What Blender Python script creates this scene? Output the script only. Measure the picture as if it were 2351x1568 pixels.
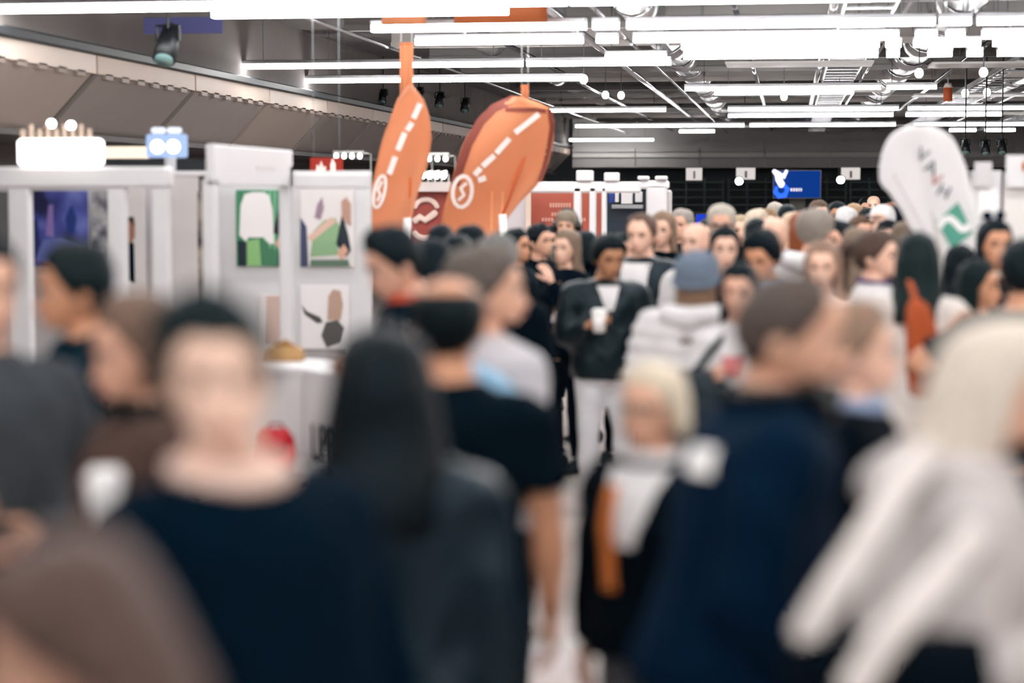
import bpy, bmesh, math, random
import numpy as np
from mathutils import Vector, Matrix
from mathutils.bvhtree import BVHTree

for _o in list(bpy.data.objects):
    bpy.data.objects.remove(_o, do_unlink=True)
SC = bpy.context.scene
COL = SC.collection
random.seed(7)
R = math.radians

# ------------------------------------------------------------------ camera
W, H, F = 2351, 1568, 4400.0
CAM_Z = 2.0
YAW = math.atan(637 / F)            # camera looks a little left of the aisle
PITCH = math.atan((H / 2 - 440) / F)
cam_d = bpy.data.cameras.new('camera')
cam = bpy.data.objects.new('camera', cam_d); COL.objects.link(cam)
cam_d.sensor_fit = 'HORIZONTAL'; cam_d.sensor_width = 36.0
cam_d.lens = F / W * 36.0
cam.location = (0, 0, CAM_Z)
cam.rotation_euler = (math.pi / 2 - PITCH, 0, YAW)
cam_d.clip_end = 300
cam_d.dof.use_dof = True
cam_d.dof.focus_distance = 30.0
cam_d.dof.aperture_fstop = 0.95
cam_d.dof.aperture_blades = 0
SC.camera = cam

# ------------------------------------------------------------------ world and exposure
wd = bpy.data.worlds.new('world'); SC.world = wd; wd.use_nodes = True
wd.node_tree.nodes['Background'].inputs[0].default_value = (1.0, 0.985, 0.97, 1)
wd.node_tree.nodes['Background'].inputs[1].default_value = 0.42
vs = SC.view_settings
vs.view_transform = 'Standard'; vs.look = 'None'; vs.gamma = 1.0; vs.use_curve_mapping = False
vs.exposure = 0.29
TUBE = 26.0          # strength of the fluorescent tubes
SC.cycles.use_light_tree = False; SC.cycles.use_adaptive_sampling = True; SC.cycles.adaptive_min_samples = 12; SC.cycles.adaptive_threshold = 0.08; SC.cycles.max_bounces = 4; SC.cycles.diffuse_bounces = 3; SC.cycles.glossy_bounces = 2; SC.cycles.transmission_bounces = 4

# ------------------------------------------------------------------ pixel helpers
_rot = Matrix.Rotation(YAW, 3, 'Z') @ Matrix.Rotation(math.pi / 2 - PITCH, 3, 'X')
C0 = Vector((0, 0, CAM_Z))
def ray(px, py):
    return _rot @ Vector(((px - W / 2) / F, -(py - H / 2) / F, -1.0))
def on_y(px, py, Y):
    r = ray(px, py); return C0 + r * (Y / r.y)
def on_x(px, py, X):
    r = ray(px, py); return C0 + r * (X / r.x)
def on_z(px, py, Z):
    r = ray(px, py); return C0 + r * ((Z - CAM_Z) / r.z)
FWD = Vector((-math.sin(YAW), math.cos(YAW), 0))
def on_d(px, py, d):
    r = ray(px, py); return C0 + r * (d / r.dot(FWD))

# ------------------------------------------------------------------ materials
ORD_W = ['first', 'second', 'third', 'fourth', 'fifth', 'sixth', 'seventh', 'eighth', 'ninth', 'tenth', 'eleventh', 'twelfth', 'thirteenth', 'fourteenth', 'fifteenth', 'sixteenth']
def lin(c):
    if isinstance(c, str):
        c = [int(c[i:i + 2], 16) for i in (0, 2, 4)]
    out = []
    for v in c[:3]:
        v /= 255.0
        out.append(v / 12.92 if v <= 0.04045 else ((v + 0.055) / 1.055) ** 2.4)
    return out
_mats = {}
def mat(kind, c, rough=None, strength=None):
    key = (kind, str(c), rough, strength)
    if key in _mats: return _mats[key]
    m = bpy.data.materials.new(kind + '_' + str(len(_mats)))
    m.use_nodes = True
    nt = m.node_tree; N = nt.nodes; L = nt.links
    bs = N['Principled BSDF']; out = N['Material Output']
    r, g, b = lin(c); dark = False
    if kind in ('cloth', 'knit', 'leather', 'hair') and max(r, g, b) < .05:
        r, g, b = r * .12, g * .42, b * .52; dark = True       # the photo's near-blacks are deep blue-black
    def noise(scale, detail=3, src='Object', stretch=None):
        tc = N.new('ShaderNodeTexCoord'); n = N.new('ShaderNodeTexNoise')
        n.inputs['Scale'].default_value = scale; n.inputs['Detail'].default_value = detail
        if stretch:
            mp = N.new('ShaderNodeMapping'); mp.inputs['Scale'].default_value = stretch
            L.new(tc.outputs[src], mp.inputs['Vector']); L.new(mp.outputs['Vector'], n.inputs['Vector'])
        else:
            L.new(tc.outputs[src], n.inputs['Vector'])
        return n
    def vary(n, lo, hi, c2=None):
        rp = N.new('ShaderNodeMix'); rp.data_type = 'RGBA'
        rp.inputs[6].default_value = (r * lo, g * lo, b * lo, 1)
        rp.inputs[7].default_value = (*c2, 1) if c2 else (min(r * hi, 1), min(g * hi, 1), min(b * hi, 1), 1)
        L.new(n.outputs['Fac'], rp.inputs[0]); L.new(rp.outputs[2], bs.inputs['Base Color'])
    def bump(n, s, d=0.01):
        bp = N.new('ShaderNodeBump'); bp.inputs['Strength'].default_value = s; bp.inputs['Distance'].default_value = d
        L.new(n.outputs['Fac'], bp.inputs['Height']); L.new(bp.outputs['Normal'], bs.inputs['Normal'])
    bs.inputs['Base Color'].default_value = (r, g, b, 1)
    if kind == 'cloth':
        bs.inputs['Roughness'].default_value = rough or 0.85
        bs.inputs['Specular IOR Level'].default_value = 0.2
        vary(noise(9, 4), 0.82, 1.2); bump(noise(14, 4), 0.35, 0.02)
    elif kind == 'knit':
        bs.inputs['Roughness'].default_value = 0.95; bs.inputs['Specular IOR Level'].default_value = 0.15
        vary(noise(30, 4), 0.75, 1.3); bump(noise(120, 2, stretch=(1, 1, 2.2)), 0.5, 0.01)
    elif kind == 'leather':
        bs.inputs['Roughness'].default_value = rough or 0.42; bs.inputs['Specular IOR Level'].default_value = 0.35
        vary(noise(12, 4), 0.8, 1.3); bump(noise(10, 5), 0.7, 0.03)
    elif kind == 'skin':
        bs.inputs['Roughness'].default_value = 0.5
        vary(noise(22, 3), 0.9, 1.08)
    elif kind == 'hair':
        bs.inputs['Roughness'].default_value = 0.55; bs.inputs['Specular IOR Level'].default_value = 0.22
        vary(noise(90, 3, stretch=(1, 1, 0.12)), 0.55, 1.5); bump(noise(110, 2, stretch=(1, 1, 0.08)), 0.6, 0.01)
    elif kind == 'metal':
        bs.inputs['Metallic'].default_value = 0.9; bs.inputs['Roughness'].default_value = rough or 0.35
        vary(noise(3, 3), 0.85, 1.1)
    elif kind == 'emit':
        bs.inputs['Base Color'].default_value = (0.02, 0.02, 0.02, 1)
        bs.inputs['Specular IOR Level'].default_value = 0.0
        bs.inputs['Emission Color'].default_value = (r, g, b, 1)
        bs.inputs['Emission Strength'].default_value = strength or 1.0
    elif kind == 'paint':
        bs.inputs['Roughness'].default_value = rough or 0.55
        vary(noise(2.5, 3), 0.94, 1.05)
    elif kind == 'gloss':
        bs.inputs['Roughness'].default_value = rough or 0.2
    elif kind == 'ceil':
        bs.inputs['Roughness'].default_value = 0.9
        vary(noise(0.7, 4), 0.7, 1.35)
    elif kind == 'flag':
        bs.inputs['Roughness'].default_value = 0.6
        tr = N.new('ShaderNodeBsdfTranslucent'); tr.inputs[0].default_value = (r, g, b, 1)
        mx = N.new('ShaderNodeMixShader'); mx.inputs[0].default_value = 0.4
        L.new(bs.outputs[0], mx.inputs[1]); L.new(tr.outputs[0], mx.inputs[2]); L.new(mx.outputs[0], out.inputs[0])
        vary(noise(5, 3), 0.92, 1.06)
    elif kind == 'floor':
        bs.inputs['Roughness'].default_value = 0.55
        tc = N.new('ShaderNodeTexCoord'); br = N.new('ShaderNodeTexBrick')
        br.offset = 0.5; br.inputs['Scale'].default_value = 1.0
        br.inputs['Brick Width'].default_value = 0.6; br.inputs['Row Height'].default_value = 0.15
        br.inputs['Mortar Size'].default_value = 0.006
        br.inputs['Color1'].default_value = (r, g, b, 1); br.inputs['Color2'].default_value = (r * .93, g * .93, b * .93, 1)
        br.inputs['Mortar'].default_value = (r * .72, g * .7, b * .68, 1)
        n = noise(2.0, 4); mx = N.new('ShaderNodeMix'); mx.data_type = 'RGBA'; mx.blend_type = 'MULTIPLY'
        mx.inputs[0].default_value = 0.25
        L.new(tc.outputs['Object'], br.inputs['Vector']); L.new(br.outputs['Color'], mx.inputs[6])
        L.new(n.outputs['Color'], mx.inputs[7]); L.new(mx.outputs[2], bs.inputs['Base Color'])
    elif kind == 'photo':          # a blurry printed picture: large soft patches of three tones
        bs.inputs['Roughness'].default_value = 0.45
        n = noise(rough or 6, 2); rp = N.new('ShaderNodeValToRGB')
        rp.color_ramp.elements[0].position = 0.35; rp.color_ramp.elements[0].color = (r * .12, g * .12, b * .18, 1)
        rp.color_ramp.elements[1].position = 0.68; rp.color_ramp.elements[1].color = (min(1, r * 1.7 + .1), min(1, g * 1.7 + .1), min(1, b * 1.4 + .1), 1)
        e = rp.color_ramp.elements.new(0.5); e.color = (r, g, b, 1)
        L.new(n.outputs['Fac'], rp.inputs[0]); L.new(rp.outputs[0], bs.inputs['Base Color'])
    if dark: bs.inputs['Specular IOR Level'].default_value = {'leather': 0.36, 'hair': 0.2}.get(kind, 0.07); bs.inputs['Specular Tint'].default_value = (0.7, 0.88, 1.0, 1)
    _mats[key] = m
    return m

# ------------------------------------------------------------------ mesh helpers
class MB:
    """collects vertices and faces of ONE mesh"""
    def __init__(self): self.v = []; self.f = []; self.mi = []
    def add(self, vs_, fs_, mi=0):
        o = len(self.v); self.v += [tuple(p) for p in vs_]
        for f in fs_: self.f.append(tuple(i + o for i in f)); self.mi.append(mi)
        return self
    def box(self, lo, hi, mi=0):
        x0, y0, z0 = lo; x1, y1, z1 = hi
        return self.add([(x0, y0, z0), (x1, y0, z0), (x1, y1, z0), (x0, y1, z0), (x0, y0, z1), (x1, y0, z1), (x1, y1, z1), (x0, y1, z1)],
                 [(0, 3, 2, 1), (4, 5, 6, 7), (0, 1, 5, 4), (1, 2, 6, 5), (2, 3, 7, 6), (3, 0, 4, 7)], mi)
    def bbox(self, lo, hi, bev=0.01, mi=0):
        """box with chamfered vertical and horizontal edges"""
        x0, y0, z0 = lo; x1, y1, z1 = hi
        b = min(bev, (x1 - x0) * .3, (y1 - y0) * .3, (z1 - z0) * .3)
        rings = []
        for z, i in ((z0, b), (z0 + b, 0), (z1 - b, 0), (z1, b)):
            a0, a1, c0, c1 = x0 + i, x1 - i, y0 + i, y1 - i
            rings.append([(a0 + b, c0, z), (a1 - b, c0, z), (a1, c0 + b, z), (a1, c1 - b, z), (a1 - b, c1, z), (a0 + b, c1, z), (a0, c1 - b, z), (a0, c0 + b, z)])
        return self.loft(rings, mi)
    def loft(self, rings, mi=0, cap=True):
        o = len(self.v); n = len(rings[0])
        for r_ in rings: self.v += [tuple(p) for p in r_]
        for k in range(len(rings) - 1):
            for i in range(n):
                j = (i + 1) % n
                self.f.append((o + k * n + i, o + k * n + j, o + (k + 1) * n + j, o + (k + 1) * n + i)); self.mi.append(mi)
        if cap:
            self.f.append(tuple(o + i for i in range(n - 1, -1, -1))); self.mi.append(mi)
            q = o + (len(rings) - 1) * n
            self.f.append(tuple(q + i for i in range(n))); self.mi.append(mi)
        return self
    def tube(self, pts, rad, n=10, mi=0, flat=None, up=None, roundcap=False):
        pts = [Vector(p) for p in pts]
        if not isinstance(rad, (list, tuple)): rad = [rad] * len(pts)
        T = []
        for i in range(len(pts)):
            a = pts[max(0, i - 1)]; b = pts[min(len(pts) - 1, i + 1)]
            T.append((b - a).normalized())
        u = Vector(up) if up is not None else (Vector((0, 1, 0)) if abs(T[0].y) < 0.9 else Vector((1, 0, 0)))
        rings = []
        if roundcap:
            p0 = pts[0] - T[0] * rad[0] * .5; p1 = pts[-1] + T[-1] * rad[-1] * .5
            pts = [p0] + pts + [p1]; T = [T[0]] + T + [T[-1]]
            rad = [rad[0] * .55] + list(rad) + [rad[-1] * .55]
        for i, p in enumerate(pts):
            u = (u - T[i] * u.dot(T[i]))
            if u.length < 1e-5: u = T[i].orthogonal()
            u.normalize(); v = T[i].cross(u)
            fl = 1.0 if flat is None else (flat[i - 1 if roundcap and 0 < i < len(pts) - 1 else min(i, len(flat) - 1)] if isinstance(flat, (list, tuple)) else flat)
            rings.append([p + (u * math.cos(t) * fl + v * math.sin(t)) * rad[i] for t in (2 * math.pi * k / n for k in range(n))])
        return self.loft(rings, mi)
    def ell(self, c, r, nu=12, nv=8, mi=0, rot=None):
        c = Vector(c); rings = []
        for k in range(1, nv):
            a = math.pi * k / nv
            rg = []
            for i in range(nu):
                t = 2 * math.pi * i / nu
                p = Vector((r[0] * math.sin(a) * math.cos(t), r[1] * math.sin(a) * math.sin(t), -r[2] * math.cos(a)))
                rg.append(c + (rot @ p if rot else p))
            rings.append(rg)
        return self.loft(rings, mi)
    def prism(self, poly, thick, mi=0):
        """poly: list of 3-D points (planar), thick: offset vector"""
        t = Vector(thick); n = len(poly); o = len(self.v)
        self.v += [tuple(Vector(p)) for p in poly] + [tuple(Vector(p) + t) for p in poly]
        self.f.append(tuple(o + i for i in range(n))); self.mi.append(mi)
        self.f.append(tuple(o + n + i for i in range(n - 1, -1, -1))); self.mi.append(mi)
        for i in range(n):
            j = (i + 1) % n
            self.f.append((o + i, o + n + i, o + n + j, o + j)); self.mi.append(mi)
        return self
    def mesh(self, name='mesh', smooth=False):
        me = bpy.data.meshes.new(name)
        me.from_pydata(self.v, [], self.f)
        if any(self.mi): me.polygons.foreach_set('material_index', self.mi)
        me.validate(); fix_normals(me)
        if smooth: me.polygons.foreach_set('use_smooth', [True] * len(me.polygons))
        me.update(); return me
def fix_normals(me):
    bm = bmesh.new(); bm.from_mesh(me)
    bmesh.ops.recalc_face_normals(bm, faces=bm.faces[:])
    bm.to_mesh(me); bm.free()

def obj(name, me, m=None, parent=None, smooth=False, objmat=False, label=None):
    if isinstance(me, MB): me = me.mesh(name, smooth)
    o = bpy.data.objects.new(name, me); COL.objects.link(o)
    ms = m if isinstance(m, (list, tuple)) else ([m] if m else [])
    if objmat:
        if not me.materials:
            for _ in ms: me.materials.append(None)
        for i, q in enumerate(ms):
            o.material_slots[i].link = 'OBJECT'; o.material_slots[i].material = q
    else:
        if not me.materials:
            for q in ms: me.materials.append(q)
    if parent: o.parent = parent
    if label: o['label'] = label
    return o
def tag(o, label, cat, group=None):
    o['label'] = label; o['category'] = cat
    if group: o['group'] = group
    return o
def thing(name, label, cat, loc=(0, 0, 0), rotz=0.0, group=None):
    o = bpy.data.objects.new(name, None); COL.objects.link(o)
    o.location = loc; o.rotation_euler = (0, 0, rotz); o.empty_display_size = .1
    return tag(o, label, cat, group)
def struct(name, mb, m, parent=None):
    o = obj(name, mb, m, parent)
    if not parent: o['kind'] = 'structure'
    return o
def text_mesh(s, size, extrude=0.002):
    cu = bpy.data.curves.new('lettering', 'FONT'); cu.body = s; cu.size = size; cu.extrude = extrude
    cu.align_x = 'CENTER'; cu.align_y = 'CENTER'; cu.resolution_u = 3
    t = bpy.data.objects.new('lettering', cu); COL.objects.link(t)
    dg = bpy.context.evaluated_depsgraph_get()
    me = bpy.data.meshes.new_from_object(t.evaluated_get(dg))
    bpy.data.objects.remove(t); bpy.data.curves.remove(cu)
    return me
def remesh(mb, vox, it=4, fac=0.5):
    me = mb.mesh('tmp')
    t = bpy.data.objects.new('tmp', me); COL.objects.link(t)
    md = t.modifiers.new('r', 'REMESH'); md.mode = 'VOXEL'; md.voxel_size = vox
    sm = t.modifiers.new('s', 'SMOOTH'); sm.factor = fac; sm.iterations = it
    dg = bpy.context.evaluated_depsgraph_get()
    out = bpy.data.meshes.new_from_object(t.evaluated_get(dg))
    bpy.data.objects.remove(t); bpy.data.meshes.remove(me)
    out.materials.clear()
    return out
def ss(a, b, x):
    t = min(1, max(0, (x - a) / (b - a))); return t * t * (3 - 2 * t)

# ================================================================== the hall
XW = -7.0                   # black rail along the left side
ZR = 2 + .209 * 7.0
YE = 62.0                   # far bulkhead
XR = 9.5
Z_CEIL = 4.7
YB = -3.0
struct('floor', MB().box((-9.5, YB, -.1), (XR, 66, 0)), mat('floor', 'D6CBC6'))
struct('ceiling', MB().box((-7.0, YB, Z_CEIL), (XR, 66, Z_CEIL + .15)), mat('ceil', '6E6C6E'))
# left side: ceiling margin, rail, bright strip, sloping soffit panels, wall below
SOF = struct('wall_left', MB().box((-9.4, YB, 0), (-9.3, 66, 2.9)), mat('paint', '6A625E'))
struct('wall_upper_left', MB().box((-7.2, YB, ZR + .02), (-7.10, YE, Z_CEIL)), mat('ceil', '7A7472'))
struct('ceiling_left', MB().box((-7.10, YB, 4.35), (-5.6, YE, Z_CEIL)), mat('ceil', '706C6C'))
struct('trim_1', MB().bbox((-7.10, YB, ZR - .07), (-6.98, YE, ZR + .03), .015), mat('gloss', '10161C', .5))
y = 2.5; k = 0
while y < YE - 2.2:
    ln = 3.3
    obj('strip_panel', MB().box((-7.10, y + .03, 3.205), (-7.05, y + ln - .03, ZR - .05)), mat('paint', ('CDB9AA', 'D8C8BC', 'C4B0A2')[k % 3]), SOF)
    a, b = y + .10, y + ln - .10
    q = [(-7.08, a, 3.19), (-7.08, b, 3.19), (-7.62, b, 2.62), (-7.62, a, 2.62)]
    obj('soffit_panel', MB().prism(q, (-.04, 0, .04)), mat('paint', ('8C827E', '9A8C84', '867C78')[k % 3]), SOF)
    for j in range(6):
        yy = y + .25 + j * .5
        obj('grille_bar', MB().box((-7.09, yy, 3.16), (-7.05, yy + .22, 3.22)), mat('paint', '8A7A70'), SOF)
    y += ln; k += 1
struct('soffit_backing', MB().prism([(-7.16, YB, 3.24), (-7.16, YE, 3.24), (-7.75, YE, 2.62), (-7.75, YB, 2.62)], (-.05, 0, .03)), mat('gloss', '3A3430', .8))
struct('soffit_base', MB().box((-9.3, YB, 2.56), (-7.55, YE, 2.62)), mat('paint', '4A4442'))
struct('wall_right', MB().box((XR, YB, 0), (XR + .15, 66, Z_CEIL)), mat('paint', '8A8684'))
# far end: pale bulkhead over a dark storage bay
zb0 = 2 + (440 - 386) / F * YE
struct('wall_far', MB().box((-9.5, 65.4, 0), (XR, 65.6, Z_CEIL)), mat('paint', '0B1A22'))
BULK = struct('trim_2', MB().box((-7.0, YE, zb0), (XR, YE + .3, Z_CEIL)), mat('paint', 'B0ACAA'))
for j, (ya, yb_, c) in enumerate(((384, 364, '9C9896'), (362, 352, 'C4C0BC'), (350, 342, 'AAA6A4'))):
    za = 2 + (440 - ya) / F * YE; zc = 2 + (440 - yb_) / F * YE
    for i in range(8):
        xa = -7 + i * 2.06
        obj('bulkhead_panel', MB().box((xa + .02, YE - .10 - .08 * j, za), (xa + 2.04, YE, zc)), mat('paint', c), BULK)

# ---- fluorescent lights: rows across the aisle
ZL = 3.6
ROWN = [0]
def light_row(Y, xa, xb, z=ZL, w=.11, h=.062, lab='glowing fluorescent light overhead, nearer than the first row in view'):
    if xb - xa < .12: return
    t = thing('ceiling_light', lab, 'ceiling light', ((xa + xb) / 2, Y, z), 0, 'fluorescent ceiling lights')
    L = (xb - xa) / 2
    obj('diffuser', MB().box((-L, -w / 2, 0), (L, w / 2, h)), mat('emit', 'FCFAF9', None, TUBE), t)
    obj('housing', MB().bbox((-L - .01, -w / 2 - .015, h), (L + .01, w / 2 + .015, h + .05), .008), mat('metal', 'C8C8CC', .3), t)
    for s in (-1, 1):
        obj('hanger_rod', MB().tube([(s * L * .8, 0, h + .04), (s * L * .8, 0, Z_CEIL - z)], .006, 6), mat('metal', '707478'), t)
def px_row(y, segs, dz=0.0):
    Y = (ZL - 2) * F / (440 - y)
    for j, (a, b) in enumerate(segs):
        pa, pb = on_y(a, y, Y), on_y(b, y, Y)
        ln = 'only one in it' if len(segs) == 1 else ORD_W[j] + ' from the left'
        light_row(Y, pa.x, pb.x, ZL, lab='%s white fluorescent light in the %s lit row from the front, %s' % ('long' if b - a > 250 else 'short', ORD_W[ROWN[0]], ln))
    ROWN[0] += 1
px_row(14, [(-250, 560), (575, 1300), (1310, 2000)])
px_row(33, [(490, 1165)])
px_row(70, [(855, 1345), (1362, 1420), (1440, 2145), (2158, 2228), (2245, 2600)])
px_row(101, [(955, 1338), (1370, 1418), (1455, 2062), (2102, 2150), (2172, 2214), (2255, 2600)])
px_row(118, [(1565, 2018), (2034, 2068), (2098, 2250), (2280, 2600)])
px_row(140, [(1390, 1530), (1570, 2015), (2036, 2064), (2130, 2185), (2220, 2255), (2290, 2500)])
px_row(153, [(540, 1200), (1210, 1540)])
px_row(187, [(692, 1340)])
px_row(212, [(1572, 2022), (2036, 2150)])
px_row(222, [(1640, 1960)])
px_row(258, [(1262, 1528), (1672, 2062), (2085, 2500)])
px_row(272, [(1672, 2050), (2080, 2300)])
px_row(293, [(1322, 1708), (1722, 2055), (2100, 2351)])
px_row(306, [(1560, 1640), (2180, 2240), (2262, 2330)])
px_row(324, [(1308, 1500)])
# the same rows go on overhead, in front of the first row in view
for Y in (-1.5, 1.2, 3.9, 6.6, 9.3, 12.0, 14.4):
    for xa in (-5.2, -1.9, 1.4, 4.7):
        light_row(Y, xa, xa + 3.0, ZL)

# ---- ducts, beams and pipes under the ceiling
gd = 'ventilation ducts under the ceiling'
for i, (X, z, r_) in enumerate(((-4.6, 4.30, .20), (-1.8, 4.25, .26), (1.9, 4.28, .30), (4.2, 4.20, .22), (6.6, 4.25, .28))):
    t = thing('ventilation_duct', 'round galvanised ventilation duct along the ceiling, %s from the left' % ORD_W[i], 'duct', (X, 0, z), 0, gd)
    yy = 10.0
    while yy < YE - 1:
        obj('duct_section', MB().tube([(0, yy, 0), (0, yy + 2.9, 0)], r_, 16), mat('metal', 'B8B8BA', .3), t, True)
        obj('duct_band', MB().tube([(0, yy + 2.9, 0), (0, yy + 3.0, 0)], r_ * 1.06, 16), mat('metal', 'D0D0D4', .25), t, True)
        yy += 3.0
for i in range(16):
    Y = 15.2 + i * 2.9
    b = MB().box((-5.6, Y - .06, 4.02), (XR, Y + .06, 4.10)).box((-5.6, Y - .015, 4.10), (XR, Y + .015, 4.32)).box((-5.6, Y - .06, 4.32), (XR, Y + .06, 4.40))
    struct('trim_%d' % (i + 3), b, mat('paint', ('8A8684', 'C0BAB6', '6A6866')[i % 3]))
gp = 'pipes under the ceiling'
for i in range(14):
    X = -5.0 + i * 1.05 + (.2 if i % 3 else -.15); z = 3.86 + .09 * (i % 3)
    o = obj('ceiling_pipe', MB().tube([(X, 14, z), (X, YE - .4, z)], .022 + .014 * (i % 3), 8), mat('metal', ('C0C0C4', '6A6C70', 'A0703C' if i == 7 else 'D8D8DC')[i % 3], .25), None, True)
    tag(o, 'thin metal pipe running lengthwise below the ceiling beams, %s from the left' % ORD_W[i], 'pipe', gp)
gt = 'wire mesh cable trays'
for i, (X, w) in enumerate(((.5, .5), (3.1, .6), (5.4, .45))):
    t = thing('cable_tray', 'shallow shiny metal cable tray under the ceiling, %s from the left' % ORD_W[i], 'cable tray', (X, 0, 3.82), 0, gt)
    for s in (0, w): obj('tray_rail', MB().box((s, 15, 0), (s + .02, YE - 2, .08)), mat('metal', 'D8D8DA', .25), t)
    for j in range(60):
        obj('rung', MB().box((0, 15.2 + j * .75, .01), (w, 15.26 + j * .75, .03)), mat('metal', 'CCCCD0', .25), t)
# flat slatted panels between the light rows; white paint stands in for metallic shine
gr = 'metal ceiling rafts'
for i, (Y, xa, xb) in enumerate(((26.5, -.9, 1.1), (27.0, 1.9, 4.6), (29.3, 3.2, 6.0), (33.5, -.6, 1.6), (35.5, 2.2, 5.4), (42.0, -1.5, 2.2), (44.0, 3.5, 7.0), (52.0, -2.0, 3.0))):
    t = thing('ceiling_raft', 'flat pale slatted ceiling raft between the light rows, %s nearest' % ORD_W[i], 'ceiling panel', (xa, Y, 3.74), 0, gr)
    for j in range(6):
        obj('slat', MB().box((0, j * .16, 0), (xb - xa, j * .16 + .12, .03)), mat('paint', 'F0EEEC', .3), t)
for j, (px, py, w_) in enumerate(((1390, 218, 'leftmost, just right of the wide orange flag'), (1426, 219, 'second from the left'), (1800, 222, 'above the wide blue screen'), (2110, 168, 'upper left of the four right-hand ones'), (2258, 166, 'upper right of the four right-hand ones'), (2216, 214, 'lower left of the four right-hand ones'), (2266, 212, 'lower right of the four right-hand ones'), (1340, 182, 'highest, above the wide orange flag'))):
    p = on_y(px, py, 31.0 if py > 190 else 26.5)
    t = thing('globe_lamp', 'small glowing globe added for ceiling glint, ' + w_, 'lamp', p)
    obj('globe', MB().ell((0, 0, 0), (.06, .06, .07), 12, 8), mat('emit', 'FFFFFF', None, 5.0), t, True)  # glowing globe added for a blurred ceiling glint, sized like its bokeh disc
    obj('glint_rod', MB().tube([(0, 0, .06), (0, 0, (4.0 if abs(p.x - 1.9) < .3 else Z_CEIL) - p.z)], .008, 6), mat('metal', '808488'), t)
# track spots on the black rail and under the ceiling
gs = 'black track spotlights'
def spot(px, py, Y, size, lab):
    p = on_y(px, py, Y)
    t = thing('track_spotlight', lab, 'spotlight', p, 0, None)
    s = size
    obj('stem', MB().tube([(0, 0, .10 * s), (0, 0, (4.36 if p.x < -5.6 else Z_CEIL) - p.z)], .02 * s, 8), mat('gloss', '10161A', .4), t)
    obj('yoke', MB().tube([(-.14 * s, 0, -.05 * s), (-.14 * s, 0, .13 * s), (.14 * s, 0, .13 * s), (.14 * s, 0, -.05 * s)], .018 * s, 6), mat('gloss', '10161A', .4), t)
    obj('lamp_body', MB().tube([(0, .12 * s, .12 * s), (0, .0, -.05 * s), (0, -.16 * s, -.27 * s)], [.09 * s, .125 * s, .14 * s], 14), mat('gloss', '0E1418', .45), t, True)
    obj('lens', MB().tube([(0, -.155 * s, -.265 * s), (0, -.175 * s, -.295 * s)], [.11 * s, .11 * s], 14), mat('gloss', '6A8A88', .1), t, True)
spot(386, 85, 17.5, .8, 'black track spotlight above the rail at upper left')
spot(880, 215, 33, .55, 'small black spotlight on the rail just left of the slim orange flag')
spot(962, 212, 33, .6, 'small black spotlight just right of the tip of the slim orange flag')
spot(1010, 222, 34, .6, 'small black spotlight between the tips of the two orange flags')
spot(1068, 235, 36, .6, 'small black spotlight near the top edge of the wide orange flag')
# ---- things at the far end
def screen(name, lab, x0, y0, x1, y1, Y, c):
    a, b = on_y(x0, y1, Y), on_y(x1, y0, Y)
    t = thing(name, lab, 'screen', (a.x, Y, a.z))
    w, h = b.x - a.x, b.z - a.z
    obj('frame', MB().bbox((-.03, 0, -.03), (w + .03, .08, h + .03), .01), mat('gloss', '06121C'), t)
    obj('panel', MB().box((0, -.012, 0), (w, 0, h)), mat('emit', c, None, 1.0), t)
    if Y > 50: obj('bracket', MB().tube([(w / 2, .06, h * .9), (w / 2, YE + .15 - Y, h * .9), (w / 2, YE + .15 - Y, zb0 - a.z)], .03, 6), mat('metal', '303438'), t)
    else: obj('stand', MB().tube([(w / 2, .05, 0), (w / 2, .05, -a.z + .02)], .03, 8).tube([(w / 2, .05, -a.z), (w / 2, .05, -a.z + .03)], .2, 16), mat('metal', '303438'), t)
    return t, w, h
t, w, h = screen('video_screen', 'wide blue lit screen with a curled white and blue emblem at the back', 1776, 392, 1884, 454, 58.0, '00317E')
def rel(px, py): p = on_y(px, py, 58.0); q = on_y(1776, 454, 58.0); return (p.x - q.x, -.03, p.z - q.z)
obj('emblem_top', MB().tube([rel(1806, 392), rel(1800, 405), rel(1784, 399), rel(1776, 392)], [.05, .08, .09, .06], 8, roundcap=True).tube([rel(1784, 397), rel(1788, 412), rel(1796, 426)], [.08, .1, .1], 8, roundcap=True), mat('emit', 'F0ECFF', None, 1.3), t, True)
obj('emblem_hook', MB().tube([rel(1794, 420), rel(1808, 434), rel(1802, 448), rel(1788, 450), rel(1780, 440), rel(1783, 430)], [.06, .07, .08, .08, .07, .05], 8, roundcap=True), mat('emit', '2A62FF', None, 1.4), t, True)
for j, (a, b) in enumerate(((1815, 1819), (1821, 1825), (1827, 1831), (1833, 1836), (1838, 1841))):
    p, q = rel(a, 439), rel(b, 432); obj('lettering', MB().box((p[0], -.02, p[2]), (q[0], -.012, q[2])), mat('emit', 'F4E8F4', None, 1.0), t)
t, w, h = screen('small_screen', 'small blue lit screen glowing between heads in the crowd', 1598, 492, 1621, 545, 40.0, '0A35C8')
obj('mark', MB().ell((w * .5, -.02, h * .55), (w * .2, .012, h * .1), 10, 6), mat('emit', '7FA8FF', None, 1.0), t)
gw = 'white hanging signs over the storage bay'
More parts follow.
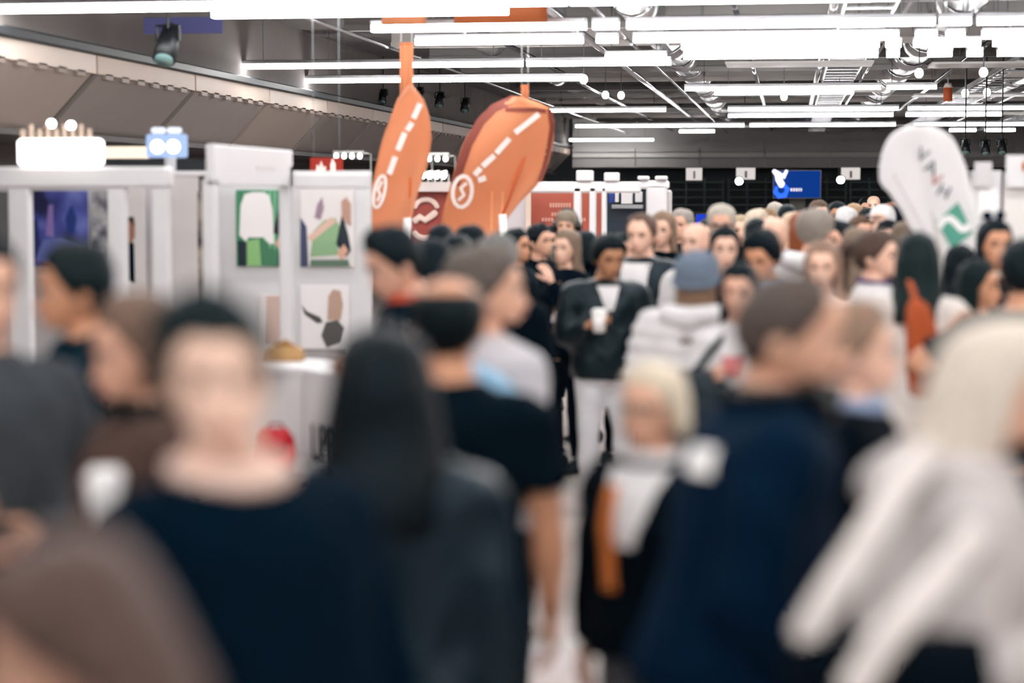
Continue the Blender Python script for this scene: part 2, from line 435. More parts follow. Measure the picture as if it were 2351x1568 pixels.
for x0, x1, y0, y1 in ((1575, 1612, 386, 414), (1690, 1734, 386, 412), (1931, 1975, 386, 412)):
    a, b = on_y(x0, y1, 62.1), on_y(x1, 384, 62.1)
    t = thing('hanging_sign', 'small white square sign under the far bulkhead, ' + {1575: 'left of the blue screen, leftmost', 1690: 'just left of the blue screen', 1931: 'right of the blue screen'}[x0], 'sign', (a.x, 62.1, a.z), 0, gw)
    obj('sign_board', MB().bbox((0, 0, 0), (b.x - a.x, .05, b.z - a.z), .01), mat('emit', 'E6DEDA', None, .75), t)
    obj('sign_mark', MB().box(((b.x - a.x) * .45, -.01, .05), ((b.x - a.x) * .58, 0, (b.z - a.z) * .7)), mat('paint', 'C9A8A4'), t)
for px, py, lab in ((1697, 416, 'bright round floodlight below the middle white sign, far end'), (1930, 413, 'bright round floodlight right of the blue screen, far end')):
    p = on_y(px, py, 59.5)
    t = thing('floodlight', lab, 'light', p)
    obj('lamp', MB().ell((0, -.05, 0), (.11, .05, .11), 14, 8), mat('emit', 'FFFFFF', None, 40.0), t, True)
    obj('lamp_housing', MB().tube([(0, -.03, 0), (0, .16, 0)], [.15, .10], 12), mat('gloss', '0A1014'), t, True)
    obj('bracket', MB().tube([(0, .1, .0), (0, YE + .26 - p.y, 0), (0, YE + .26 - p.y, zb0 - p.z)], .02, 6), mat('gloss', '0A1014'), t)
# storage racking: open dark shelves
gk = 'dark storage racks at the far end'
for i in range(6):
    a = on_y(1250 + i * 140, 500, 62.8).x; wd_ = 1.8
    t = thing('storage_rack', 'dark metal storage rack of narrow shelves at the far end, %s from the left' % ORD_W[i], 'shelf', (a, 62.8, 0), 0, gk)
    for s in (0, .6, 1.2, 1.8): obj('upright', MB().box((s, 0, 0), (s + .05, .06, 2.45)), mat('metal', '3E4A4C', .5), t)
    for j in range(9): obj('shelf', MB().box((0, 0, .3 + j * .25), (wd_ + .05, .5, .33 + j * .25)), mat('metal', '46524F', .5), t)
p = on_y(1813, 455, 59); q = on_y(1849, 500, 59)
o = obj('grey_cabinet', MB().bbox((p.x, 59, 0), (q.x, 59.4, p.z), .02).box((p.x + .04, 58.98, .1), (q.x - .04, 59, p.z - .08)), mat('paint', '8C8880')); tag(o, 'grey cabinet standing beneath the wide blue screen', 'cabinet')

# ================================================================== booths
WHITE = mat('paint', 'D8D6D7', .5)
OFF = mat('paint', 'C8C5C5', .5)
def quad(px0, py0, px1, py1, Y):
    a, b = on_y(px0, py1, Y), on_y(px1, py0, Y); return a.x, a.z, b.x, b.z
def panel(name, par, px0, py0, px1, py1, Y, m, th=.03, zfloor=None, bev=.004):
    x0, z0, x1, z1 = quad(px0, py0, px1, py1, Y)
    if zfloor is not None: z0 = zfloor
    return obj(name, MB().bbox((x0, Y, z0), (x1, Y + th, z1), bev), m, par)
def blob(name, par, pts, Y, m, off=.003):
    """flat print on a panel at depth Y"""
    poly = [on_y(a, b, Y) for a, b in pts]
    for p in poly: p.y = Y - off
    return obj(name, MB().prism(poly, (0, .002, 0)), m, par)
# --- first booth at the left edge
t = thing('exhibition_booth', 'white framed booth with blue picture panel at the left edge', 'booth')
Y = 13.2
for a, b in ((26, 64), (252, 284), (352, 384)): panel('post', t, a, 392, b, 900, Y, WHITE, .09, 0, .012)
panel('fascia_beam', t, -120, 382, 386, 432, Y - .02, WHITE, .14, None, .02)
panel('post', t, -110, 392, -75, 900, Y, WHITE, .09, 0, .012)
panel('back_wall', t, -140, 400, 395, 900, 14.7, OFF, .05, 0)
panel('grey_panel', t, -120, 440, 26, 650, 14.2, mat('paint', '6C6C6C'), .03)
bp = panel('blue_picture', t, 62, 438, 200, 612, 14.3, mat('photo', '4550A0', 3.0), .02)
for pts, c in ((((62, 612), (62, 520), (85, 500), (92, 560), (80, 612)), '0E2460'), (((150, 500), (165, 470), (176, 500), (172, 535), (155, 535)), '12307C'), (((105, 540), (112, 470), (122, 470), (124, 545)), '8A74B4'), (((80, 600), (100, 550), (140, 545), (190, 560), (195, 600)), '6672B8')):
    blob('print', bp, pts, 14.3, mat('paint', c), .004)
sp = panel('photo_strip', t, 212, 438, 246, 640, 14.3, mat('photo', '8C8C94', 7.0), .02)
pp_ = panel('portrait_panel', t, 286, 432, 330, 700, 14.3, mat('paint', 'D4CFCD'), .02)
blob('print', pp_, [(288, 640), (288, 560), (296, 545), (308, 560), (310, 650)], 14.3, mat('cloth', '08202E'), .004)
blob('print', pp_, [(290, 545), (288, 515), (300, 500), (310, 512), (310, 545), (300, 560)], 14.3, mat('paint', '9A6A54'), .005)
blob('print', pp_, [(288, 515), (292, 498), (308, 498), (310, 520), (300, 508)], 14.3, mat('paint', '3A2A26'), .007)
# lit sign on top
x0, z0, x1, z1 = quad(46, 318, 232, 381, Y)
t = thing('light_box_sign', 'blazing white light box sign on top of the left booth beam', 'sign', (x0, Y - .06, z0))
obj('light_box', MB().bbox((0, 0, 0), (x1 - x0, .14, z1 - z0), .02), mat('emit', 'FFFBF6', None, 3.2), t)
for j in range(9):
    a = .02 + j * (x1 - x0 - .05) / 9
    obj('fringe_bar', MB().box((a, .02, z1 - z0), (a + .022, .06, z1 - z0 + .07 + .03 * (j % 2))), mat('paint', 'C8B09C'), t)
for a in (.09, .24, .38, .50): obj('red_mark', MB().box((a, -.006, .02), (a + .02, 0, .07)), mat('paint', 'D88880'), t)
for px, py, lab in ((118, 284, 'left round bulb above the blazing light box sign'), (163, 288, 'right round bulb above the blazing light box sign')):
    p = on_y(px, py, Y + .05); t = thing('bulb', lab, 'bulb', p)
    obj('globe', MB().ell((0, 0, 0), (.03, .03, .03), 12, 8), mat('emit', 'FFFFFF', None, 12.0), t, True)
    obj('socket', MB().tube([(0, 0, -.02), (0, 0, z1 - p.z + .004)], .012, 8), mat('gloss', '50483F'), t)
# pale lit strip behind
t = thing('glow_strip', 'pale glowing strip light behind the left booth roof', 'light')
panel('tube_box', t, 200, 336, 340, 364, 15.6, mat('emit', 'FFE9D2', None, 1.1), .04)
for a in (215, 325): panel('leg', t, a, 360, a + 8, 900, 15.66, mat('metal', '808080'), .04, 0)
t = thing('valance_board', 'long black valance board behind the left booth roof', 'board')
panel('board', t, 225, 366, 500, 392, 15.5, mat('gloss', '141A1E', .6), .05)
for a in (232, 480): panel('leg', t, a, 390, a + 8, 900, 15.56, mat('metal', '303438'), .04, 0)
# exit sign with twin lamps
p = on_y(335, 362, 14.5); q = on_y(425, 292, 14.5)
t = thing('emergency_sign', 'glowing bluish white emergency exit sign hanging over the left booth', 'sign', (p.x, 14.5, p.z))
w, h = q.x - p.x, q.z - p.z
obj('sign_box', MB().bbox((0, 0, 0), (w, .07, h * .78), .012), mat('emit', 'AEC8F4', None, .9), t)
for a in (.3, .7):
    obj('lamp_disc', MB().tube([(w * a, 0, h * .36), (w * a, -.012, h * .36)], h * .22, 16), mat('emit', 'FFFFFF', None, 4.0), t, True)
    obj('lamp_head', MB().bbox((w * (a - .16), -.01, h * .8), (w * (a + .16), .07, h), .012), mat('emit', 'E8F0FF', None, 1.1), t)
obj('bracket', MB().box((w * .45, .02, on_y(380, 400, 14.7).z - p.z), (w * .55, .21, .02)), mat('metal', 'A0A4A8'), t)
# plain grey panels between the booths
t = thing('partition', 'plain pale grey partition between the two left booths', 'partition')
panel('panel', t, 388, 398, 452, 950, 14.6, mat('paint', 'D2CCCA'), .05, 0)
panel('cap', t, 385, 392, 500, 404, 14.58, WHITE, .09)
panel('brochure_strip', t, 455, 440, 476, 720, 14.6, mat('photo', '8A8078', 6.0), .03)
panel('panel', t, 476, 398, 492, 950, 14.6, OFF, .05, 0)
# --- booth with header and green posters
XH = -3.73
t = thing('exhibition_booth', 'white booth with tall header board and green poster wall', 'booth')
a = on_x(492, 335, XH); b = on_x(672, 352, XH); zt = 2.31; zbm = 2.04
obj('header_board', MB().bbox((XH - .06, a.y, zbm), (XH, b.y, zt), .008), WHITE, t)
obj('header_lettering', MB().box((XH, a.y + 1.0, 2.15), (XH + .003, b.y - .5, 2.18)), mat('paint', 'CFC9C8'), t)
obj('post', MB().bbox((XH - .09, a.y, 0), (XH, a.y + .09, 2.08), .01), WHITE, t)
obj('post', MB().bbox((XH - .09, b.y - .09, 0), (XH, b.y, 2.2), .01), WHITE, t)
YW = 15.0
panel('fascia_beam', t, 672, 397, 842, 433, b.y - .1, WHITE, .12, None, .015)
panel('back_wall', t, 486, 392, 850, 900, YW, mat('paint', 'D4D2D3'), .05, 0)
po = panel('poster', t, 543, 436, 662, 611, YW - .03, mat('paint', '3D8A62'), .02)
yy = YW - .03
for k in range(9):
    blob('print', po, [(640 - k * 11, 436), (644 - k * 11, 436), (644 - k * 11, 611), (640 - k * 11, 611)], yy, mat('paint', '7FB994' if k < 4 else '2C7050'), .003)
blob('print', po, [(550, 540), (553, 470), (562, 446), (580, 441), (604, 441), (618, 448), (626, 480), (630, 560), (618, 560), (606, 545), (570, 545), (566, 555)], yy, mat('paint', 'E9E5E4'), .007)
blob('print', po, [(548, 611), (546, 552), (566, 555), (566, 611)], yy, mat('paint', '07202C'), .006)
blob('print', po, [(568, 611), (567, 553), (596, 548), (600, 611)], yy, mat('paint', '88B978'), .006)
blob('print', po, [(600, 611), (600, 550), (614, 555), (620, 570), (632, 571), (636, 611)], yy, mat('paint', '3E7A58'), .006)
blob('print', po, [(628, 535), (632, 510), (644, 470), (650, 456), (660, 462), (662, 560), (645, 540)], yy, mat('paint', '0A1822'), .008)
blob('print', po, [(632, 560), (640, 545), (662, 555), (662, 575), (642, 574)], yy, mat('paint', 'D8A890'), .009)
blob('print', po, [(638, 611), (640, 576), (662, 578), (662, 611)], yy, mat('paint', '08121C'), .008)
po = panel('poster', t, 690, 432, 812, 613, YW - .03, mat('paint', 'E2DCDA'), .02)
for pts, c in ((((722, 500), (728, 470), (740, 452), (744, 478), (736, 505)), '9A8090'), (((712, 590), (720, 530), (745, 505), (770, 500), (780, 520), (775, 585)), '8AAE84'), (((690, 612), (690, 500), (704, 520), (708, 612)), '3A4060'),
               (((705, 545), (760, 498), (774, 508), (715, 555)), 'D8B4A4'), (((772, 560), (780, 520), (786, 490), (800, 540), (806, 575), (795, 590)), '10202C'), (((775, 580), (790, 560), (800, 575), (785, 600)), 'DCA890'), (((786, 500), (784, 462), (796, 452), (806, 468), (806, 520)), 'B89080'), (((712, 612), (714, 596), (800, 596), (804, 612)), '5C7460')):
    blob('print', po, pts, yy, mat('paint', c), .003 + .001 * len(po.children))
lp = panel('poster', t, 690, 655, 800, 815, YW - .03, mat('paint', 'E4E0E0'), .02)
for pts, c in ((((692, 700), (705, 715), (735, 728), (742, 740), (728, 742), (700, 722)), '4A4644'), (((738, 770), (748, 740), (775, 735), (790, 752), (780, 785), (750, 798)), '4E4A48'), (((752, 735), (754, 680), (765, 664), (782, 668), (788, 700), (782, 735)), 'B49484'), (((695, 812), (696, 800), (790, 800), (790, 812)), '9A9696')):
    blob('print', lp, pts, yy, mat('paint', c), .003 + .001 * len(lp.children))
lp = panel('poster', t, 596, 676, 668, 810, YW - .03, mat('paint', 'D9D3D1'), .02)
blob('print', lp, [(612, 790), (612, 680), (664, 680), (664, 790)], yy, mat('paint', 'C6ABA0'), .003)
# counters
t = thing('reception_counter', 'white reception counter lettered LPP beside the green poster booth', 'counter')
c0 = on_d(692, 838, 10.6); c1 = on_d(784, 832, 10.2); c2 = on_d(575, 850, 10.9)
zc = 1.02
def slab(name, A, B, z0, z1, th, m, par):
    A, B = Vector((A.x, A.y, 0)), Vector((B.x, B.y, 0)); d_ = (B - A).normalized(); n_ = Vector((-d_.y, d_.x, 0))
    r_ = [A, B, B + n_ * th, A + n_ * th]
    return obj(name, MB().prism([(p.x, p.y, z0) for p in r_], (0, 0, z1 - z0)), m, par)
slab('front_panel', c2, c0, .02, zc - .04, .40, WHITE, t)
slab('front_panel', c0 + Vector((.012, .0, 0)), c1, .02, zc - .04, .42, WHITE, t)
slab('worktop', c2 + Vector((-.03, -.03, 0)), c0, zc - .04, zc, .46, WHITE, t)
slab('worktop', c0, c1 + Vector((.03, -.03, 0)), zc - .04, zc, .46, WHITE, t)
me = text_mesh('LPP', .26); o = obj('lettering', me, mat('gloss', '20242C', .5), t)
dv = (Vector((c1.x, c1.y, 0)) - Vector((c0.x, c0.y, 0))).normalized()
o.rotation_euler = (math.pi / 2, 0, math.atan2(dv.y, dv.x)); mid = (c0 + c1) / 2
o.location = (mid.x + dv.y * .006, mid.y - dv.x * .006 - .004, .62); o.scale = (.62, 1.1, 1)
# things on the counter
p = on_d(640, 838, 10.95); t = thing('paper_bag', 'crumpled tan paper bag lying on the white counter', 'bag', (p.x, p.y + .15, zc))
obj('bag_body', MB().loft([[(sx * .10 * k, sy * .055 * k, z) for sx, sy in ((-1, -1), (.1, -1.15), (1, -.9), (1.1, .2), (1, 1), (-.1, 1.1), (-1, .9), (-1.1, 0))] for z, k in ((0, .95), (.02, 1.05), (.06, .95), (.085, .7))]), mat('cloth', 'B08A5E'), t)
obj('bag_fold', MB().tube([(-.06, 0, .085), (0, .01, .105), (.06, -.01, .08)], [.014, .02, .012], 8), mat('cloth', '9A744A'), t, True)
p = on_d(634, 1035, 10.35); zs = p.z - .12
t = thing('shoulder_bag', 'bright red handbag standing on a stool before the white counter', 'bag', (p.x, p.y, zs))
obj('bag_body', MB().loft([[(w * math.cos(a), dd * math.sin(a), z) for a in (2 * math.pi * i / 16 for i in range(16))] for z, w, dd in ((0, .06, .035), (.02, .095, .055), (.10, .115, .07), (.19, .10, .055), (.24, .07, .03))]), mat('leather', 'C8202E'), t, True)
obj('flap', MB().loft([[(w * math.cos(a), -.012 + dd * math.sin(a), z) for a in (2 * math.pi * i / 14 for i in range(14))] for z, w, dd in ((.11, .085, .072), (.20, .10, .062), (.245, .07, .03))]), mat('leather', 'B01826'), t, True)
obj('bag_handle', MB().tube([(-.05, 0, .235), (-.03, .0, .27), (.03, 0, .27), (.05, 0, .235)], .007, 6), mat('leather', '8A1420'), t, True)
t = thing('stool', 'black round stool under the red handbag', 'stool', (p.x, p.y, 0))
obj('seat', MB().tube([(0, 0, zs - .05), (0, 0, zs - .01), (0, 0, zs)], [.16, .165, .15], 18), mat('leather', '101418'), t, True)
for k in range(4):
    a = R(45 + 90 * k); obj('leg', MB().tube([(.11 * math.cos(a), .11 * math.sin(a), zs - .05), (.17 * math.cos(a), .17 * math.sin(a), 0)], .012, 8), mat('metal', '404448'), t, True)
obj('foot_ring', MB().tube([(.155 * math.cos(R(q)), .155 * math.sin(R(q)), .16) for q in range(0, 361, 20)], .008, 6), mat('metal', '404448'), t, True)
# fire equipment sign
p = on_y(712, 396, 17.0); q = on_y(786, 362, 17.0)
t = thing('fire_sign', 'red fire extinguisher sign above the green poster booth', 'sign', (p.x, 17.0, p.z))
w, h = q.x - p.x, q.z - p.z
obj('sign_board', MB().bbox((0, 0, 0), (w, .03, h), .006), mat('emit', 'B8301E', None, .75), t)
obj('flame_symbol', MB().prism([(w * .18 + w * .3 * a, -.003, h * b) for a, b in ((0, .1), (1, .1), (1.05, .45), (.8, .35), (.55, .8), (.35, .4), (.1, .55))], (0, .003, 0)), mat('emit', 'F6E6DA', None, 1.0), t)
for a in (.1, .9): obj('wire', MB().tube([(w * a, .015, h), (w * a, .015, Z_CEIL - p.z)], .003, 5), mat('metal', '707478'), t)
obj('extinguisher_symbol', MB().prism([(w * .58 + w * .26 * a, -.003, h * b) for a, b in ((.2, .08), (.8, .08), (.8, .6), (.6, .75), (.6, .9), (.35, .9), (.35, .75), (.2, .6))], (0, .003, 0)), mat('emit', 'FFF4EA', None, 1.0), t)
t = thing('strip_light', 'thin bright strip light behind the green poster booth roof', 'light')
panel('tube_box', t, 700, 396, 848, 402, 16.2, mat('emit', 'FFF8F0', None, 1.4), .1)
for a in (712, 830): panel('leg', t, a, 400, a + 8, 900, 16.23, mat('metal', '808080'), .04, 0)
# lamps over the red booth wall
gl = 'row of round lamps over the red wall'
for j, px in enumerate((955, 971, 987, 1003, 1019)):
    p = on_y(px, 402, 18.5)
    t = thing('round_lamp', 'bright round lamp above the red emblem wall, %s from the left' % ORD_W[j], 'lamp', p, 0, gl)
    obj('lens', MB().ell((0, -.02, 0), (.030, .02, .040), 12, 8), mat('emit', 'FFFFFF', None, 8.0), t, True)
    obj('lamp_housing', MB().tube([(0, -.01, 0), (0, .10, .03)], [.030, .022], 12), mat('paint', 'D8D4D0'), t, True)
    obj('lamp_stem', MB().tube([(0, .06, .0), (0, .26, .0), (0, .26, 2 + 22 / F * 18.7 - p.z)], .01, 6), mat('paint', 'B8B4B0'), t)
for xs, yy_, lab in (((772, 790, 808, 826), 358, 'short lamp rail with four small bulbs left of the slim orange flag'), ((985, 1004, 1023), 364, 'short lamp rail with three small bulbs between the orange flags')):
    a, b = on_y(xs[0] - 8, yy_ - 6, 18.95), on_y(xs[-1] + 8, yy_ - 6, 18.95)
    t = thing('lamp_rail', lab, 'lamp')
    obj('rail', MB().bbox((a.x, 18.95, a.z), (b.x, 18.99, a.z + .03), .006), mat('metal', 'B0B0AE'), t)
    for px in xs:
        p = on_y(px, yy_, 18.93); obj('bulb', MB().ell(p, (.026, .026, .032), 10, 8), mat('emit', 'FFFFFF', None, 4.0), t, True)
    for q in (a, b): obj('rail_arm', MB().tube([(q.x, 18.98, q.z), (q.x, 19.3, q.z), (q.x, 19.3, 0)], .012, 6), mat('metal', '90908E'), t)
t = thing('exhibition_booth', 'dark red booth wall with white curved emblem between the orange flags', 'booth')
panel('red_wall', t, 900, 438, 1046, 620, 18.8, mat('paint', '8E3A30'), .05, 0)
panel('fascia_beam', t, 880, 418, 1060, 440, 18.7, mat('paint', 'E0D8D4'), .12)
def arc_mark(cx, cy, rx, ry, a0, a1, r_, par, Y, c):
    pts = [on_y(cx + rx * math.cos(R(a)), cy + ry * math.sin(R(a)), Y) for a in np.linspace(a0, a1, 12)]
    obj('emblem', MB().tube(pts, r_, 8, flat=.35, up=(0, 1, 0), roundcap=True), mat('paint', c), par, True)
arc_mark(978, 480, 26, 22, 190, 350, .026, t, 18.78, 'D8C0B4')
arc_mark(974, 520, 26, 26, 15, 150, .026, t, 18.78, 'D8C0B4')
pts = [on_y(a, b, 18.78) for a, b in ((952, 508), (964, 498), (976, 506), (990, 496), (1000, 488))]
obj('emblem', MB().tube(pts, .034, 8, flat=.35, up=(0, 1, 0), roundcap=True), mat('paint', 'D8C0B4'), t, True)
# --- rust booth further back
t = thing('exhibition_booth', 'rust red booth with white frame behind the crowd', 'booth')
Y = 20.5
panel('fascia_beam', t, 1212, 417, 1470, 443, Y, WHITE, .12, None, .02)
for a, b in ((1316, 1334), (1352, 1368), (1380, 1392)): panel('post', t, a, 430, b, 700, Y, WHITE, .1, 0, .012)
panel('grey_side', t, 1162, 430, 1216, 700, Y + .4, mat('paint', 'C9C3C6'), .05, 0)
panel('edge_post', t, 1206, 430, 1218, 700, Y + .3, mat('paint', 'DCC8B8'), .05, 0)
rw = panel('rust_wall', t, 1216, 440, 1392, 700, Y + .8, mat('paint', 'A8503E'), .05, 0)
for (x0, y0, x1, y1) in ((1262, 466, 1312, 476), (1266, 488, 1318, 496), (1244, 500, 1272, 508), (1330, 500, 1346, 508)):
    x_, z_, X_, Z_ = quad(x0, y0, x1, y1, Y + .8)
    n_ = max(3, int((x1 - x0) / 6))
    for k in range(n_):
        obj('lettering', MB().box((x_ + (X_ - x_) * k / n_, Y + .796, z_), (x_ + (X_ - x_) * (k + .72) / n_, Y + .8, Z_)), mat('paint', 'D09A86'), t)
# white pillars and boxes to the right of it
t = thing('display_stand', 'dark blue stand with white light boxes beside the rust booth', 'display stand')
Y = 21.0
panel('dark_wall', t, 1392, 440, 1482, 700, Y + .3, mat('paint', '0A2030'), .05, 0)
panel('blue_panel', t, 1397, 444, 1411, 466, Y + .28, mat('paint', '163A86'), .02)
for (x0, y0, x1, y1) in ((1412, 440, 1420, 464), (1426, 440, 1452, 468), (1458, 440, 1474, 464), (1404, 470, 1476, 479)):
    panel('white_box', t, x0, y0, x1, y1, Y + .2, WHITE if y0 < 460 else mat('metal', 'A0A4A6'), .08)
panel('beam', t, 1466, 414, 1536, 434, Y, WHITE, .1, None, .02)
panel('pillar', t, 1482, 424, 1530, 700, Y, WHITE, .2, 0, .02)
panel('pillar', t, 1524, 436, 1542, 480, Y + .1, mat('paint', 'B8B4B2'), .1, 0, .02)
gb = 'white boxes on the beam'
for x0, x1, y0 in ((1323, 1361, 391), (1387, 1421, 396), (1464, 1490, 404), (1504, 1532, 404)):
    Yb = 20.5 if x0 < 1450 else 20.97
    a, z0, b, z1 = quad(x0, y0, x1, 416.5 if x0 < 1450 else 413.5, Yb)
    t = thing('speaker_box', 'white box on the white beam beside the rust booth, %s from the left' % ORD_W[[1323, 1387, 1464, 1504].index(x0)], 'box', (a, Yb - .03, z0), 0, gb)
    obj('box_body', MB().bbox((0, 0, 0), (b - a, .14, z1 - z0), .012), WHITE, t)
    obj('box_face', MB().box((.02, -.004, .015), (b - a - .02, 0, z1 - z0 - .02)), mat('paint', 'D6D2D4'), t)
# --- right edge booth
t = thing('exhibition_booth', 'plain white booth walls with stepped tops at the right edge', 'booth')
Y = 14.0
for x0, y0, x1, dy, m in ((2222, 392, 2300, 0, WHITE), (2238, 372, 2278, -.06, OFF), (2296, 396, 2420, .02, mat('paint', 'DDD8D4')), (2310, 356, 2420, -.08, WHITE)):
    panel('wall_panel', t, x0, y0, x1, 900, Y + dy, m, .05, 0 if y0 > 380 else None, .006) if y0 > 380 else panel('header_panel', t, x0, y0, x1, 430, Y + dy, m, .05)
panel('notice', t, 2245, 430, 2292, 500, Y - .015, mat('paint', 'F2F0F0'), .012)
panel('orange_edge', t, 2347, 372, 2356, 392, Y - .1, mat('paint', 'C86A3E'), .012)
for j, (a, b) in enumerate(((2216, 330), (2262, 332), (2300, 330))):
    spot(a, b, 30, .5, ('black spotlight right of the white teardrop flag', 'black spotlight over the right white booth, middle of three', 'black spotlight over the right white booth, nearest the edge')[j])
struct('trim_30', MB().box((4.0, 30.0, 2.45), (XR, 30.4, 2.85)), mat('paint', '5C5856'))

# ================================================================== flags
def flag_sheet(rows, Y, m, par, name='fabric', nc=10, bill=.05, ph=0.0, th=.008):
    mb = MB(); grid = []
    ys = np.linspace(rows[0][2], rows[-1][2], 26)
    for yv in ys:
        xl = float(np.interp(yv, [r_[2] for r_ in rows], [r_[0] for r_ in rows])); xr = float(np.interp(yv, [r_[2] for r_ in rows], [r_[1] for r_ in rows]))
        rw = []
        for j in range(nc + 1):
            px = xl + (xr - xl) * j / nc
            p = on_y(px, yv, Y)
            p.y += bill * math.sin(ph + 3.0 * j / nc + yv * .012) * (.3 + .7 * j / nc)
            rw.append(p)
        grid.append(rw)
    n = nc + 1; v = [p for r_ in grid for p in r_]; q = len(v); bk = [p + Vector((0, th, 0)) for p in v]; f = []
    for i in range(len(grid) - 1):
        for j in range(nc):
            a = i * n + j; f.append((a, a + n, a + n + 1, a + 1)); f.append((q + a, q + a + 1, q + a + n + 1, q + a + n))
        a = i * n; f.append((a, q + a, q + a + n, a + n)); a += nc; f.append((a, a + n, q + a + n, q + a))
    for j in range(nc):
        f.append((j, j + 1, q + j + 1, q + j)); a = (len(grid) - 1) * n + j; f.append((a, q + a, q + a + 1, a + 1))
    mb.add(v + bk, f)
    o = obj(name, mb, m, par, True)
    def z_at(px, yv):
        xl = float(np.interp(yv, [r_[2] for r_ in rows], [r_[0] for r_ in rows])); xr = float(np.interp(yv, [r_[2] for r_ in rows], [r_[1] for r_ in rows]))
        t = (px - xl) / max(1, xr - xl); return Y + bill * math.sin(ph + 3.0 * t + yv * .012) * (.3 + .7 * t)
    return o, z_at
def stroke(pts, wpx, zat, m, par, name='lettering', off=.012, sub=6):
    """flat painted stroke following the cloth; pts in photo pixels"""
    P_ = []
    for i in range(len(pts) - 1):
        for k in range(sub): P_.append((pts[i][0] + (pts[i + 1][0] - pts[i][0]) * k / sub, pts[i][1] + (pts[i + 1][1] - pts[i][1]) * k / sub))
    P_.append(pts[-1]); L_, R_ = [], []
    for i, (a, b) in enumerate(P_):
        c, d_ = P_[max(0, i - 1)], P_[min(len(P_) - 1, i + 1)]
        dx, dy = d_[0] - c[0], d_[1] - c[1]; l = math.hypot(dx, dy) or 1
        nx, ny = -dy / l * wpx / 2, dx / l * wpx / 2
        for lst, s in ((L_, 1), (R_, -1)):
            u_, v_ = a + nx * s, b + ny * s; p = on_y(u_, v_, zat(u_, v_)); p.y -= off; lst.append(p)
    v = L_ + R_; n = len(L_); f = [(i, i + 1, n + i + 1, n + i) for i in range(n - 1)]
    bk = [Vector(p) + Vector((0, .004, 0)) for p in v]; q = len(v)
    f += [(q + i, q + n + i, q + n + i + 1, q + i + 1) for i in range(n - 1)]
    return obj(name, MB().add(v + bk, f), m, par)
OR = mat('flag', 'E09A70'); ORD = mat('flag', '9A4E40'); WP = mat('paint', 'EFE4DE')
# slim orange feather flag
t = thing('feather_flag', 'slim orange feather flag with white lettering on a white pole', 'flag', (0, 0, 0))
YF = 16.0
rows = [(936, 948, 196), (912, 972, 228), (898, 984, 268), (879, 986, 320), (865, 977, 380), (852, 957, 440), (842, 946, 500), (838, 938, 560), (846, 932, 590)]
fo, za = flag_sheet(rows, YF, OR, t, bill=.09, ph=.6)
pt = [on_y(a, b, YF - .03) for a, b in ((936, 640), (935, 500))]
obj('pole', MB().tube([(pt[0].x, YF - .03, 0), pt[0], pt[1]], .035, 10), mat('paint', 'F0ECEA'), t, True)
obj('pole_tip', MB().tube([on_y(941, 500, YF + .06), on_y(943, 330, YF + .1), on_y(941, 190, YF + .06)], .014, 8), mat('paint', 'E0703A'), t, True)
base = on_y(936, 640, YF - .03)
obj('flag_base', MB().bbox((base.x - .22, YF - .25, 0), (base.x + .22, YF + .19, .06), .02), mat('metal', '50545A'), t)
for a, b in (((965, 238), (950, 272)), ((947, 282), (935, 300)), ((930, 305), (914, 345)), ((908, 360), (894, 400))): stroke([a, b], 13, za, WP, t)
def ring(cx, cy, rx, ry, tilt, w, za, par):
    pts = []
    for a in np.linspace(0, 2 * math.pi, 15):
        x, y_ = rx * math.cos(a), ry * math.sin(a); pts.append((cx + x * math.cos(tilt) - y_ * math.sin(tilt), cy + x * math.sin(tilt) + y_ * math.cos(tilt)))
    stroke(pts, w, za, WP, par, 'emblem_ring', sub=1)
ring(872, 440, 12, 38, .22, 7, za, t); stroke([(866, 462), (874, 448), (868, 436), (878, 416)], 6, za, WP, t, 'emblem')
# wide orange flag
t = thing('feather_flag', 'wide orange flag leaning right with round white emblem', 'flag', (0, 0, 0))
YF = 17.0
rows = [(1176, 1196, 222), (1130, 1262, 243), (1096, 1272, 275), (1066, 1268, 325), (1048, 1254, 380), (1036, 1234, 420), (1025, 1195, 460), (1014, 1165, 500), (1009, 1140, 540), (1012, 1108, 568)]
fo, za = flag_sheet(rows, YF, OR, t, bill=.12, ph=0.2)
stroke([(1180, 228), (1135, 248), (1103, 280), (1075, 330), (1058, 380), (1044, 425)], 20, za, ORD, t, 'dark_hem', .006)
stroke([(1262, 250), (1268, 290), (1262, 330), (1250, 385), (1238, 418)], 11, za, ORD, t, 'dark_hem', .006)
stroke([(1160, 252), (1230, 252), (1254, 256)], 10, za, ORD, t, 'top_seam', .006)
for a, b in (((1238, 262), (1183, 305)), ((1170, 318), (1140, 352)), ((1136, 357), (1108, 382)), ((1104, 386), (1090, 402)), ((1116, 408), (1098, 414))): stroke([a, b], 13, za, WP, t)
ring(1062, 440, 22, 36, .12, 9, za, t); stroke([(1052, 460), (1066, 448), (1058, 432), (1072, 420)], 7, za, WP, t, 'emblem')
for a in ((1130, 1128), (1155, 1150)): stroke([(a[0], 440), (a[1], 530)], 5, za, mat('flag', 'F7B07A'), t, 'fold_seam', .004)
pt = [on_y(1156, 560, YF - .05), on_y(1154, 492, YF - .05)]
obj('pole', MB().tube([(pt[0].x, YF - .05, 0), pt[0], pt[1]], .034, 10), mat('paint', 'F0ECEA'), t, True)
obj('pole_tip', MB().tube([on_y(1154, 495, YF), on_y(1215, 330, YF + .06), on_y(1190, 226, YF + .06)], .014, 8), mat('paint', 'D8683A'), t, True)
base = on_y(1156, 560, YF - .05)
obj('flag_base', MB().bbox((base.x - .22, YF - .27, 0), (base.x + .22, YF + .17, .06), .02), mat('metal', '50545A'), t)
